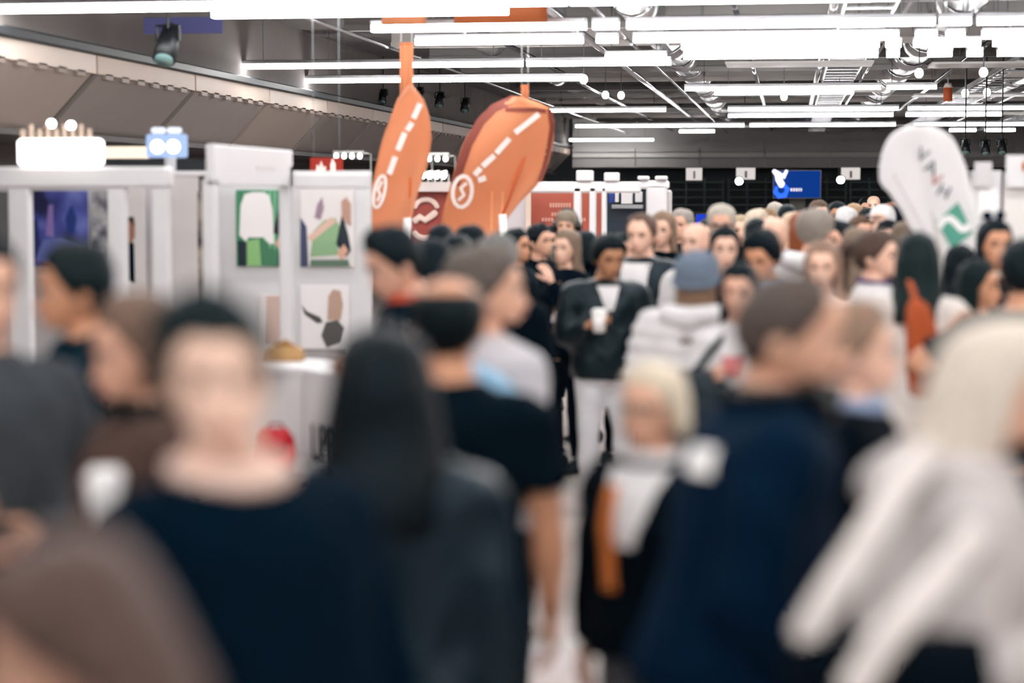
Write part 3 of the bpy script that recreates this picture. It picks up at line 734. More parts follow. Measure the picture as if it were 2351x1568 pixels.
# orange ribbons and boards hanging from the ceiling
def hang(px0, py0, px1, py1, Y, lab, m=None):
    x0, z0, x1, z1 = quad(px0, py0, px1, py1, Y)
    t = thing('hanging_banner', lab, 'banner', (x0, Y, z0))
    w, h = x1 - x0, z1 - z0
    mb = MB(); n = 10
    fr = [(w * i / n, .012 * math.sin(i * 1.3), 0) for i in range(n + 1)]
    v = [(a, b, 0) for a, b, _ in fr] + [(a, b, h) for a, b, _ in fr] + [(a, b + .006, 0) for a, b, _ in fr] + [(a, b + .006, h) for a, b, _ in fr]; q = n + 1
    f = [(i, i + 1, q + i + 1, q + i) for i in range(n)] + [(2 * q + i, 3 * q + i, 3 * q + i + 1, 2 * q + i + 1) for i in range(n)] + [(i, 2 * q + i, 2 * q + i + 1, i + 1) for i in range(n)] + [(0, q, 3 * q, 2 * q), (n, 2 * q + n, 3 * q + n, q + n)]
    obj('fabric', mb.add(v, f), m or OR, t, True)
    obj('hem_bar', MB().tube([(0, .003, h), (w, .003, h)], .012, 8), mat('paint', 'D0753E'), t, True)
    for a in (.1, .9): obj('wire', MB().tube([(w * a, .003, h), (w * a, .003, Z_CEIL - z0)], .003, 5), mat('metal', '808080'), t)
hang(918, 100, 948, 225, 18.6, 'narrow orange ribbon banner hanging above the slim orange flag')
hang(1196, 198, 1214, 240, 18.6, 'short orange ribbon hanging above the wide orange flag')
hang(876, 18, 978, 58, 18.1, 'small orange banner high under the ceiling left of centre')
hang(1042, 12, 1256, 54, 18.3, 'wide orange banner high under the ceiling, right of the small one', mat('flag', 'C87848'))
t = thing('ceiling_board', 'bluish flat board under the ceiling beside the upper left spotlight', 'board')
bp = panel('board', t, 330, 38, 510, 78, 19.5, mat('paint', '6468A8'), .04)
for a in (350, 490):
    q = on_y(a, 38, 19.52); obj('wire', MB().tube([q, (q.x, q.y, Z_CEIL)], .004, 5), mat('metal', '808080'), t)
t = thing('marker_pole', 'short orange post fixed high under the ceiling at right', 'post', on_y(2176, 232, 33))
obj('post_body', MB().tube([(0, 0, 0), (0, 0, .22)], .075, 12), mat('paint', 'D8683A'), t, True)
obj('post_cap', MB().tube([(0, 0, .22), (0, 0, .30)], [.08, .05], 12), mat('paint', 'F0E0D8'), t, True)
obj('post_rod', MB().tube([(0, 0, .28), (0, 0, 1.1)], .012, 6), mat('metal', '808080'), t)
# white teardrop flag
t = thing('teardrop_flag', 'white teardrop flag with green square emblem and dark letters', 'flag', (0, 0, 0))
YF = 12.0
rows = [(2085, 2140, 288), (2058, 2166, 299), (2038, 2190, 318), (2024, 2206, 350), (2017, 2222, 390), (2019, 2230, 424), (2037, 2232, 436), (2048, 2236, 455), (2068, 2242, 482), (2084, 2250, 515), (2108, 2250, 550), (2126, 2236, 580), (2134, 2206, 605), (2138, 2192, 640)]
fo, za = flag_sheet(rows, YF, mat('flag', 'F2F0F0'), t, nc=14, bill=.03, ph=.4)
GR = mat('paint', '4C9C86')
def fill(pts, par, m, name, off):
    poly = [on_y(a, b, za(a, b)) for a, b in pts]
    for p in poly: p.y -= off
    return obj(name, MB().prism(poly, (0, .003, 0)), m, par)
fill([(2199, 464), (2233, 534), (2185, 571), (2150, 508)], t, GR, 'emblem_square', .016)
stroke([(2156, 522), (2163, 506), (2180, 500), (2194, 512), (2206, 526), (2220, 526), (2224, 514)], 15, za, mat('paint', 'F2F0EF'), t, 'emblem_wave', .024, 5)
for ch, (a, b), c in (('V', (2117, 357), '4A5060'), ('A', (2137, 385), '5A606C'), ('V', (2147, 413), 'B05A4C'), ('H', (2166, 440), '5A606C')):
    o = obj('lettering', text_mesh(ch, .115), mat('paint', c), t); p = on_y(a, b, za(a, b)); o.location = (p.x, p.y - .022, p.z); o.rotation_euler = (math.pi / 2, R(25), 0)
for k in range(14):
    a, b = 2052 + k * 7.2, 402 + k * 13; stroke([(a, b), (a + 3.6, b + 7)], 3.5, za, mat('paint', 'C4B4B8'), t, 'small_lettering', .014, 2)
base = on_y(2166, 640, YF)
obj('pole', MB().tube([(base.x, YF + .02, 0), (base.x, YF + .02, 1.2), on_y(2166, 600, YF + .02), on_y(2130, 450, YF + .03), on_y(2090, 300, YF + .03)], [.022, .02, .016, .012, .008], 8), mat('paint', 'D8D2CC'), t, True)
obj('flag_base', MB().bbox((base.x - .2, YF - .18, 0), (base.x + .2, YF + .22, .05), .02), mat('metal', '50545A'), t)

# ================================================================== people
HEADC = 36
_u = [2 * math.pi * i / HEADC for i in range(HEADC)]
THETA = [u - 0.48 * math.sin(u) for u in _u]          # 0 = front (-Y), denser there

def cat_rom(keys, ts):
    ks = np.array(keys, float); z = ks[:, 0]
    out = []
    for t in ts:
        i = int(np.searchsorted(z, t) - 1); i = max(0, min(len(ks) - 2, i))
        p0 = ks[max(0, i - 1)]; p1 = ks[i]; p2 = ks[i + 1]; p3 = ks[min(len(ks) - 1, i + 2)]
        s = (t - p1[0]) / max(1e-9, (p2[0] - p1[0])); s = min(1, max(0, s))
        out.append(0.5 * ((2 * p1) + (p2 - p0) * s + (2 * p0 - 5 * p1 + 4 * p2 - p3) * s * s + (3 * p1 - p0 - 3 * p2 + p3) * s ** 3))
    return out

# k (ring number), z, half width, front, back, back tilt
HEADK = [(0, 1.500, .060, .048, .066, 0), (1, 1.525, .056, .050, .062, .004), (2, 1.5345, .052, .066, .060, .012), (3, 1.5225, .034, .086, .058, .030),
         (4, 1.535, .045, .097, .062, .030), (5, 1.553, .0555, .099, .068, .026), (6, 1.572, .0625, .098, .076, .020), (7, 1.595, .069, .096, .086, .014),
         (8, 1.620, .0735, .094, .094, .008), (9, 1.645, .0755, .0945, .099, .002), (10, 1.672, .0765, .093, .101, 0), (11, 1.700, .073, .083, .096, 0),
         (12, 1.722, .063, .066, .084, 0), (13, 1.738, .047, .046, .062, 0), (14, 1.747, .027, .026, .036, 0), (15, 1.750, .006, .006, .008, 0)]
def head_rows(sub=2):
    return cat_rom(HEADK, [i / sub for i in range(0, 15 * sub + 1)])
def head_pt(row, th, fem=False):
    _, z, w, f, b, tl = row
    c, s = math.cos(th), math.sin(th)
    e = 0.88
    x = w * math.copysign(abs(s) ** e, s)
    y = -(f if c > 0 else b) * math.copysign(abs(c) ** e, c)
    zz = z + tl * (1 - c) / 2
    if c > 0.2:
        k = ss(0.2, 0.7, c)
        y -= k * (.024 * math.exp(-((zz - 1.590) / .013) ** 2) * math.exp(-(x / .012) ** 2) + .011 * math.exp(-((zz - 1.618) / .022) ** 2) * math.exp(-(x / .009) ** 2))
        y += k * .013 * math.exp(-((zz - 1.634) / .013) ** 2) * math.exp(-((abs(x) - .033) / .016) ** 2)
        y -= k * .005 * math.exp(-((zz - 1.655) / .009) ** 2) * math.exp(-((abs(x) - .03) / .024) ** 2)
        y -= k * .006 * math.exp(-((zz - 1.559) / .009) ** 2) * math.exp(-(x / .022) ** 2)
        y += k * .006 * math.exp(-((zz - 1.560) / .003) ** 2) * math.exp(-(x / .022) ** 2)
        y -= k * .004 * math.exp(-((zz - 1.605) / .016) ** 2) * math.exp(-((abs(x) - .045) / .016) ** 2)
    if fem and zz < 1.60: x *= .93
    return Vector((x, y, zz))

TORSO_M = [(.80, .05, .06, .07), (.83, .145, .10, .11), (.92, .170, .105, .125), (1.02, .158, .110, .100), (1.10, .152, .108, .088), (1.20, .163, .112, .096),
           (1.30, .180, .118, .108), (1.37, .184, .110, .110), (1.42, .165, .088, .102), (1.452, .125, .066, .090), (1.478, .085, .052, .076), (1.50, .062, .048, .067)]
TORSO_F = [(.80, .05, .06, .07), (.83, .150, .10, .12), (.92, .178, .105, .135), (1.02, .150, .100, .100), (1.10, .132, .095, .080), (1.20, .142, .108, .086),
           (1.28, .158, .138, .094), (1.36, .160, .112, .096), (1.42, .146, .080, .090), (1.452, .112, .060, .082), (1.478, .075, .048, .070), (1.50, .056, .045, .062)]

ARM = {  # (upper arm dir, forearm dir) for side +1; x flips for the other side
    'down': ((.16, .03, -1), (.02, -.16, -1)), 'back': ((.14, .25, -1), (.06, .0, -1)), 'fore': ((.12, -.3, -1), (.0, -.5, -1)),
    'bent': ((.2, .08, -1), (-.15, -1, -.08)), 'hold': ((.16, -.1, -1), (-.45, -.75, .42)), 'face': ((.1, -.65, -.7), (-.3, -.35, .95)),
    'pocket': ((.3, .2, -1), (-.3, -.45, -.9)), 'fwd': ((.05, -.75, -.6), (-.05, -1, .15)), 'cross': ((.2, -.12, -1), (-.95, -.45, .12)),
    'raise': ((.5, -.55, .1), (-.1, -.35, 1)), 'strap': ((.3, -.05, -1), (-.35, -.3, .9)), 'elbow': ((.75, .1, -.6), (-.35, -.55, .5)),
}
def arm_pts(side, pose, fem):
    u, f = ARM[pose] if isinstance(pose, str) else pose
    sw = .168 if fem else .186
    S = Vector((side * sw, .012, 1.392))
    u = Vector((u[0] * side, u[1], u[2])).normalized(); f = Vector((f[0] * side, f[1], f[2])).normalized()
    E = S + u * .285; Wr = E + f * .245
    return S, E, Wr, u, f

def build_hand(mb, Wr, f, side, curl, palm=None):
    f = f.normalized()
    inw = Vector((-side, 0, 0))
    pn = Vector(palm) if palm is not None else inw
    pn = pn - f * pn.dot(f)
    if pn.length < .15:
        pn = Vector((0, 0, -1)) - f * Vector((0, 0, -1)).dot(f)
    pn.normalize()
    ac = f.cross(pn).normalized()          # across the palm
    if ac.dot(Vector((0, -1, .3))) < 0: ac = -ac      # thumb side
    pal = [Wr - f * .03, Wr + f * .01, Wr + f * .045, Wr + f * .085]
    mb.tube(pal, [.024, .026, .039, .040], 10, flat=[.85, .75, .42, .34], up=pn)
    for i, (o, ln) in enumerate(((.029, .066), (.010, .074), (-.010, .070), (-.028, .055))):
        b = Wr + f * .078 + ac * o
        d1 = (f + pn * curl * .6).normalized(); d2 = (f + pn * curl * 1.9).normalized(); d3 = (f * (1 - curl * .5) + pn * curl * 2.6).normalized()
        p1 = b + d1 * ln * .48; p2 = p1 + d2 * ln * .32; p3 = p2 + d3 * ln * .26
        mb.tube([b, p1, p2, p3], [.0095, .009, .0085, .0065], 6, up=ac, roundcap=True)
    b = Wr + f * .025 + ac * .026
    d1 = (f * .7 + ac * .75 + pn * .35).normalized(); d2 = (f + ac * .25 + pn * (.3 + curl)).normalized()
    mb.tube([b - d1 * .012, b + d1 * .036, b + d1 * .036 + d2 * .03, b + d1 * .036 + d2 * .05], [.013, .0115, .010, .007], 6, up=pn, roundcap=True)

def hairline(th, st):
    a = abs(math.degrees(math.atan2(math.sin(th), math.cos(th))))   # 0 front 180 back
    keys = {'m': [(0, 1.708), (25, 1.711), (42, 1.700), (58, 1.668), (72, 1.640), (80, 1.612), (94, 1.600), (104, 1.592), (125, 1.562), (180, 1.548)],
            'recede': [(0, 1.722), (25, 1.735), (42, 1.715), (58, 1.680), (72, 1.645), (80, 1.612), (94, 1.600), (104, 1.592), (125, 1.562), (180, 1.548)],
            'fringe': [(0, 1.672), (25, 1.672), (42, 1.668), (58, 1.640), (72, 1.600), (94, 1.585), (104, 1.575), (125, 1.56), (180, 1.545)],
            'ring': [(0, 9), (55, 9), (62, 1.66), (72, 1.640), (80, 1.612), (94, 1.600), (104, 1.592), (125, 1.562), (180, 1.548)]}[st]
    xs, ys = zip(*keys)
    return float(np.interp(a, xs, ys)), a

def hair_shell(thick, line='m', jag=0.004, quiff=0.0, top=None, seed=0):
    rows = head_rows(2); mb = MB(); rr = random.Random(seed)
    n = HEADC; rings = []
    start = 6
    for k in range(start, len(rows)):
        rg = []
        for th in THETA:
            p = head_pt(rows[k], th)
            hl, a = hairline(th, line)
            c = ss(hl - .012, hl + .012, p.z)
            if line == 'ring': c *= 1 - ss(1.700, 1.722, p.z)
            nrm = (p - Vector((0, .005, 1.64))); nrm.z *= .9; nrm.normalize()
            t = thick * (1 + .35 * ss(1.68, 1.75, p.z)) if line != 'ring' else thick
            if quiff and p.z > 1.66: t += quiff * ss(70, 10, a) * ss(1.66, 1.72, p.z)
            t *= .35 + .65 * ss(hl - .005, hl + .045, p.z)      # thin at the hairline, fuller towards the crown
            t += rr.uniform(-jag, jag) + .0035 * math.sin(23 * p.x + seed) * math.sin(29 * p.y + 2 * seed) * ss(1.6, 1.7, p.z)
            rg.append(p + nrm * (t * c - .006 * (1 - c)))
        rings.append(rg)
    mb.loft(rings)
    return mb

def hair_curtain(zend, width=.092, depth=.115, half=118, thick=.03, jag=.012, seed=1, drape=.05, flare=0.0):
    rr = random.Random(seed); mb = MB(); rings = []
    zs = [1.755, 1.745, 1.72, 1.68, 1.63, 1.58]
    z = 1.53
    while z > zend + .01: zs.append(z); z -= .05
    zs.append(zend)
    m = 15
    for z in zs:
        k = min(1, max(0, (1.76 - z) / .09)) ** .5
        w = width * (.30 + .70 * k) if z > 1.67 else width
        dp = depth * (.25 + .75 * k) if z > 1.67 else depth
        low = ss(1.55, 1.40, z)
        w = w * (1 + .10 * low) + flare * ss(1.68, 1.50, z); dp = dp + drape * low
        hf = half * (1 - .10 * low)
        if z > 1.69: hf = min(180, half + (z - 1.69) / .06 * 60)
        endt = 1.0 - .55 * ss(zend + .07, zend, z)
        out, inn = [], []
        for i in range(m):
            a = R(-hf + 2 * hf * i / (m - 1))
            x, y = math.sin(a) * w, math.cos(a) * dp + .004
            if abs(math.degrees(a)) > 90: y = math.cos(a) * .07
            q = rr.uniform(-1, 1) * jag * (.3 + .7 * low)
            zz = z + (rr.uniform(-.012, .02) if z == zend else 0)
            tt = thick * endt
            out.append(Vector((x * (1 + q), y * (1 + q), zz)))
            s_ = max(.05, 1 - tt / max(.03, math.hypot(x, y)))
            inn.append(Vector((x * s_, y * s_ , zz)))
        rings.append(out + inn[::-1])
    mb.loft(rings)
    return mb

SKIN = ['E6B8A0', 'DDA98E', 'C98F6E', 'B07A58', 'D9A58C', 'EBC4AE']

class Person: pass
_top_cache = {}; _leg_cache = {}
def top_rings(fem, inf, hem, loose, n=28):
    src = TORSO_F if fem else TORSO_M
    ks = [(z, w, f, b) for z, w, f, b in src if z > .8]
    zs = [hem] + [z for z in np.arange(hem + .02, 1.47, .045)] + [1.478, 1.492]
    out = []
    for z in zs:
        zc = max(z, .86)
        w, f, b = [float(np.interp(zc, [q[0] for q in ks], [q[i] for q in ks])) for i in (1, 2, 3)]
        lo = loose * ss(1.38, 1.1, z)
        g = inf * (1 if z < 1.46 else .7)
        if z < .9: g += (.9 - z) * .16
        w += g + lo * .5; f += g + lo; b += g + lo * .9
        out.append([(w * math.copysign(abs(math.sin(t)) ** .8, math.sin(t)), (-f if math.cos(t) > 0 else -b) * math.copysign(abs(math.cos(t)) ** .85, math.cos(t)), z) for t in (2 * math.pi * i / n for i in range(n))])
    return out

def folds(me, amp, seed=0, puff=0.0):
    n = len(me.vertices); co = np.empty(n * 3); me.vertices.foreach_get('co', co); co = co.reshape(-1, 3)
    no = np.empty(n * 3); me.vertex_normals.foreach_get('vector', no); no = no.reshape(-1, 3)
    x, y, z = co.T; s = seed * 1.7
    q = np.sin(31 * z + 9 * np.sin(8 * x + s) + 5 * np.sin(11 * y + s)) * .5 + np.sin(47 * x + 13 * z + 3 * np.sin(19 * y + s)) * .3 + np.sin(23 * y - 29 * z + s + 4 * np.sin(7 * x)) * .35
    d = amp * q
    if puff:
        d = d + puff * np.abs(np.sin(z * 42 + .5 * np.sin(7 * x + s)))
    co = co + no * d[:, None]
    me.vertices.foreach_set('co', co.ravel()); me.update()

def build_top(fem, style, armL, armR, vox, seed):
    key = (fem, style, str(armL), str(armR), vox, seed % 3)
    if key in _top_cache: return _top_cache[key]
    inf, hem, loose, sl, puff = {'tee': (.010, .90, .015, 'short', 0), 'shirt': (.012, .88, .015, 'long', 0), 'sweater': (.018, .90, .015, 'long', 0), 'jacket': (.026, .86, .02, 'long', 0),
                                 'hoodie': (.026, .87, .025, 'long', 0), 'puffer': (.045, .84, .03, 'long', .016), 'coat': (.030, .55, .025, 'long', 0), 'dress': (.014, .55, .01, 'long', 0)}[style]
    mb = MB()
    mb.loft(top_rings(fem, inf, hem, loose))
    for side, pose in ((1, armL), (-1, armR)):
        S, E, Wr, u, f = arm_pts(side, pose, fem)
        k = .92 if fem else 1.0
        mb.ell(S + Vector((-side * .012, 0, -.004)), ((.066 * k + inf), .068 * k + inf, .062 * k + inf), 12, 8)
        mb.tube([S + Vector((-side * .07, 0, .026)), S, S + u * .08], [.050 * k + inf, .060 * k + inf * .9, .057 * k + inf], 12)
        if sl == 'short':
            mb.tube([S, S + u * .10, S + u * .185], [.058 * k + inf, .055 * k + inf * 1.6, .055 * k + inf * 2.2], 12)
        else:
            mb.tube([S, S + u * .12, S + u * .23, E, E + f * .05, E + f * .14, E + f * .222, E + f * .238], [.057 * k + inf, .054 * k + inf, .048 * k + inf, .047 * k + inf, .046 * k + inf * .95, .040 * k + inf * .9, .031 * k + inf * .8, .029 * k + inf * .7], 12)
    me = remesh(mb, vox, 5 if vox < .02 else 3)
    folds(me, {'tee': .0045, 'shirt': .004, 'sweater': .004, 'jacket': .006, 'hoodie': .006, 'puffer': .004, 'coat': .006, 'dress': .005}[style], seed % 3, puff)
    me.polygons.foreach_set('use_smooth', [True] * len(me.polygons))
    _top_cache[key] = me
    return me

def leg_pts(side, walk):
    st = walk * side
    hip = Vector((side * .088, .0, .90)); knee = Vector((side * .098, -.02 - .10 * st - abs(walk) * .04, .49)); ank = Vector((side * .10, .015 - .22 * st + (.06 if st < 0 else 0) * abs(walk), .095))
    return hip, knee, ank
def build_trousers(fem, walk, vox, kind='trousers'):
    key = (fem, walk, vox, kind)
    if key in _leg_cache: return _leg_cache[key]
    mb = MB()
    src = TORSO_F if fem else TORSO_M
    rg = []
    for z, w, f, b in [q for q in src if .8 <= q[0] <= 1.05]:
        n = 24; g = .010
        rg.append([((w + g) * math.sin(t), -((f if math.cos(t) > 0 else b) + g) * math.cos(t), z) for t in (2 * math.pi * i / n for i in range(n))])
    mb.loft(rg)
    if kind == 'skirt':
        n = 24
        mb.loft([[(w * math.sin(t), -d * math.cos(t) + .01, z) for t in (2 * math.pi * i / n for i in range(n))] for z, w, d in ((.44, .25, .21), (.60, .225, .185), (.80, .195, .15), (.95, .17, .125))])
    else:
        for s in (1, -1):
            h, k, a = leg_pts(s, walk)
            mb.tube([h + Vector((0, .01, .03)), h + (k - h) * .35, k, k + (a - k) * .35, k + (a - k) * .95], [.098, .088, .064, .064, .052] if not fem else [.098, .082, .056, .058, .045], 14)
    me = remesh(mb, vox, 4); folds(me, .004, 1)
    me.polygons.foreach_set('use_smooth', [True] * len(me.polygons))
    _leg_cache[key] = me
    return me
_shoe = {}
def shoe_mesh(walk, side):
    k = (walk, side)
    if k not in _shoe:
        h, kn, a = leg_pts(side, walk); mb = MB(); rings = []
        for y, w, z0, z1 in ((.085, .022, -.075, -.01), (.07, .034, -.09, .015), (.03, .038, -.094, .035), (-.03, .040, -.094, .01), (-.10, .045, -.094, -.035), (-.16, .040, -.092, -.05), (-.185, .022, -.085, -.06)):
            n = 12; zc, zh = (z0 + z1) / 2, (z1 - z0) / 2
            rings.append([(a.x + w * math.cos(t), a.y + y, a.z + zc + zh * math.sin(t)) for t in (2 * math.pi * i / n for i in range(n))])
        mb.loft(rings); _shoe[k] = mb.mesh('shoe', True)
    return _shoe[k]

ALL = []
FEET = []
def clear_depth(px, ytop, d, rad):
    """nearest depth along the same line of sight where nobody stands yet"""
    for k in (0, .12, -.12, .24, -.24, .36, -.36, .5, -.5, .65, -.65, .8, -.8, 1.0, -1.0, 1.2, 1.4, 1.6, 1.8, 2.0, 2.3):
        q = on_d(px, ytop, d + k)
        if all((q.x - x) ** 2 + (q.y - y) ** 2 > (rad + r2) ** 2 for x, y, r2 in FEET): break
    FEET.append((q.x, q.y, rad)); return d + k
def person(label, px, ytop, d, face=0, top=('jacket', '0A141E'), bot='0B1622', hair=('short', '2A221E'), skin=1, fem=False, arms=('down', 'down'), lean=0.0, side=0.0, hy=0, hp=0, hr=0,
           vox=None, beard=None, glasses=False, tee=None, hood=None, collar=None, zipc=None, walk=0.0, curl=(.35, .35), mtop='cloth', botkind='trousers', shoes='10141A', seed=None, wide=1.0, palm=(None, None)):
    """px, ytop: where the top of the head shows; d: distance. face: 0 = to the camera, 90 = to the right"""
    P = Person(); fem = bool(fem)
    ALL.append(P); seed = len(ALL) if seed is None else seed
    d = clear_depth(px, ytop, d, .25 * wide)
    hp_ = on_d(px, ytop, d)
    h = hp_.z; sc = h / 1.75
    vox = vox or (.016 if d < 6 else .021 if d < 11 else .028)
    to = Vector((-hp_.x, -hp_.y, 0)).normalized()
    th = math.atan2(to.x, -to.y) + R(face)
    root = thing('person', label, 'person', (0, 0, 0), th, 'visitors in the trade fair crowd')
    root.scale = (sc * wide, sc * wide, sc)
    P.root = root; P.h = h; P.sc = sc; P.d = d
    py, pp, pr = R(hy), R(hp), R(hr)
    HR = lambda w: Matrix.Rotation(py * w, 3, 'Z') @ Matrix.Rotation(pp * w, 3, 'X') @ Matrix.Rotation(pr * w, 3, 'Y')
    cache = {}
    def xf(p):
        p = Vector(p)
        w = ss(1.455, 1.56, p.z)
        if w > 0 and (hy or hp or hr):
            k = round(w, 2)
            if k not in cache: cache[k] = HR(k)
            c = Vector((0, .015, 1.515)); p = c + cache[k] @ (p - c)
        return bend(p)
    def bend(p):
        p = Vector(p)
        if (lean or side) and p.z > .92:
            q = p.z - .92
            p.y -= lean * q; p.x += side * q; p.z -= .5 * (lean * lean) * q
        return p
    P.xf, P.bend = xf, bend
    top_local = xf((0, 0, 1.75))
    # put the crown under the given pixel
    rz = Matrix.Rotation(th, 3, 'Z')
    off = rz @ Vector((top_local.x * sc * wide, top_local.y * sc * wide, 0))
    root.location = (hp_.x - off.x, hp_.y - off.y, 0)
    if abs(top_local.z - 1.75) > .004:
        s2 = h / top_local.z; root.scale = (s2 * wide, s2 * wide, s2); P.sc = sc = s2
        off = rz @ Vector((top_local.x * sc * wide, top_local.y * sc * wide, 0))
        root.location = (hp_.x - off.x, hp_.y - off.y, 0)
    P.world = lambda p: root.location + rz @ Vector((p[0] * sc * wide, p[1] * sc * wide, p[2] * sc))
    P.th = th
    # arms that must reach a given place: ('at', px, py, distance, elbow hint)
    def reach(s, pose):
        if isinstance(pose, str) or pose[0] != 'at': return pose
        wp = on_d(pose[1], pose[2], pose[3]) - root.location
        lp = rz.transposed() @ wp; lp = Vector((lp.x / (sc * wide), lp.y / (sc * wide), lp.z / sc))
        if lp.z > .92: lp.y += lean * (lp.z - .92); lp.x -= side * (lp.z - .92)
        S = Vector((s * (.168 if fem else .186), .012, 1.392)); v = lp - S; l1, l2 = .285, .335
        D = min(v.length, l1 + l2 - .01); v.normalize()
        x = (l1 * l1 - l2 * l2 + D * D) / (2 * D); hgt = math.sqrt(max(0, l1 * l1 - x * x))
        hint = Vector(pose[4] if len(pose) > 4 else (s * .5, .6, -1)); hint = (hint - v * hint.dot(v)).normalized()
        Ee = S + v * x + hint * hgt; u = Ee - S; f_ = S + v * D - Ee
        return ((u.x * s, u.y, u.z), (f_.x * s, f_.y, f_.z))
    arms = (reach(1, arms[0]), reach(-1, arms[1]))
    def decal(name, m, px, py, w, hh, lab=None, rnd=.55, off=.008):
        """a sewn-on patch where the line of sight through the pixel meets the garment"""
        inv = Matrix.Rotation(-th, 3, 'Z')
        def loc(q): v = inv @ (q - root.location); return Vector((v.x / (sc * wide), v.y / (sc * wide), v.z / sc))
        o = loc(C0); dr = (loc(C0 + ray(px, py)) - o).normalized()
        hit, n_, _, _ = P.bvh.ray_cast(o, dr)
        if hit is None: return None
        n_ = (n_ - dr * .4).normalized(); ax = Vector((0, 0, 1)).cross(n_).normalized(); up = n_.cross(ax)
        rings = []
        for dz, k in ((-.02, 1), (off, 1), (off + .003, .92)):
            rings.append([hit + n_ * dz + ax * (w / 2 * k * math.copysign(abs(math.cos(t)) ** rnd, math.cos(t))) + up * (hh / 2 * k * math.copysign(abs(math.sin(t)) ** rnd, math.sin(t))) for t in (2 * math.pi * i / 20 for i in range(20))])
        return obj(name, MB().loft(rings), m, root, False, label=lab)
    P.decal = decal
    def part(name, mb, m, smooth=True, fn=xf, lab=None):
        if isinstance(mb, MB):
            mb.v = [tuple(fn(p)) for p in mb.v]
        return obj(name, mb, m, root, smooth, label=lab)
    P.part = part
    # ---- body: torso, neck and head are one loft, arms run on into the hands
    mb = MB()
    rows = head_rows(2)
    tor = TORSO_F if fem else TORSO_M
    rings = []
    for z, w, f, b in tor[:-1]:
        rings.append([bend((w * math.sin(t), (-f if math.cos(t) > 0 else -b) * math.cos(t), z)) for t in THETA])
    for rw in rows:
        rings.append([xf(head_pt(rw, t, fem)) for t in THETA])
    mb.loft(rings)
    for s in (1, -1):      # ears
        e = MB().ell((s * .0775, .012, 1.618), (.009, .017, .031), 8, 6)
        mb.add([xf(p) for p in e.v], e.f)
    P.hand = {}
    for s, pose, cu, pl in ((1, arms[0], curl[0], palm[0]), (-1, arms[1], curl[1], palm[1])):
        S, E, Wr, u, f = arm_pts(s, pose, fem); k = .88 if fem else 1.0
        a = MB()
        a.tube([S + Vector((-s * .04, 0, 0)), S + u * .06, S + u * .16, E - u * .03, E + f * .03, E + f * .08, E + f * .18, Wr], [.05 * k, .052 * k, .050 * k, .040 * k, .041 * k, .043 * k, .031 * k, .025 * k], 10)
        build_hand(a, Wr, f, s, cu, pl)
        mb.add([bend(p) for p in a.v], a.f)
        P.hand[s] = (bend(Wr + f * .09), f)
    if botkind == 'skirt':
        for s in (1, -1):
            hp0, kn, an = leg_pts(s, walk)
            mb.tube([hp0, kn, kn + (an - kn) * .3, an], [.075, .052, .052, .036], 10)
    me = mb.mesh('body', True)
    sk = mat('skin', SKIN[skin])
    me.materials.append(sk)
    if d < 8 and abs(face) < 120:
        me.materials.append(mat('skin', 'B8705F' if skin not in (2, 3) else '96584A'))
        for pl in me.polygons:
            pass
    body = obj('body', me, None, root, True)
    # ---- eyes and brows
    ef = ((face + hy + 180) % 360) - 180
    if abs(ef) < 125:
        for s in (1, -1):
            e = MB().ell((s * .0325, -.0795, 1.634), (.0155, .012, .0085), 8, 6)
            if d < 7.5:
                eo = part('eye', e, mat('gloss', 'D8CCC6', .35))
                io = part('iris', MB().ell((s * .0325, -.0885, 1.6335), (.0068, .004, .0072), 10, 6), mat('gloss', '2A1E1A')); io.parent = eo
                lo = part('lash_line', MB().tube([(s * .0185, -.0885, 1.6370), (s * .0325, -.0925, 1.6425), (s * .0475, -.0840, 1.6375)], [.0018, .0028, .0018], 6), mat('hair', '2A201C')); lo.parent = eo
            else:
                part('eye', e, mat('gloss', '3A2A24'))
            b = MB().tube([(s * .014, -.1010, 1.6495), (s * .032, -.0985, 1.6565), (s * .052, -.0850, 1.6535)], [.0035, .0042, .0025], 6)
            part('eyebrow', b, mat('hair', hair[1] if hair[0] not in ('none',) else '5A4638'))
        l = MB().tube([(-.023, -.0985, 1.560), (-.008, -.1065, 1.5605), (.008, -.1065, 1.5605), (.023, -.0985, 1.560)], [.003, .0062, .0062, .003], 6)
        part('lips', l, mat('skin', 'B9705F' if skin not in (2, 3) else '8E5144'))
    if glasses:
        g = MB()
        for s in (1, -1):
            cx = s * .034; ring = [(cx + .024 * math.cos(t), -.108 + abs(cx + .024 * math.cos(t)) * .25, 1.632 + .019 * math.sin(t)) for t in (2 * math.pi * i / 14 for i in range(15))]
            g.tube(ring, .0024, 5)
            g.tube([(s * .058, -.094, 1.637), (s * .078, -.03, 1.637), (s * .080, .02, 1.63)], .0024, 5)
        g.tube([(-.010, -.107, 1.636), (.010, -.107, 1.636)], .0024, 5)
        part('glasses', g, mat('gloss', '20242A'))
    # ---- hair
    st, hc = hair[0], hair[1]; hm = mat('hair', hc); opt = hair[2] if len(hair) > 2 else {}
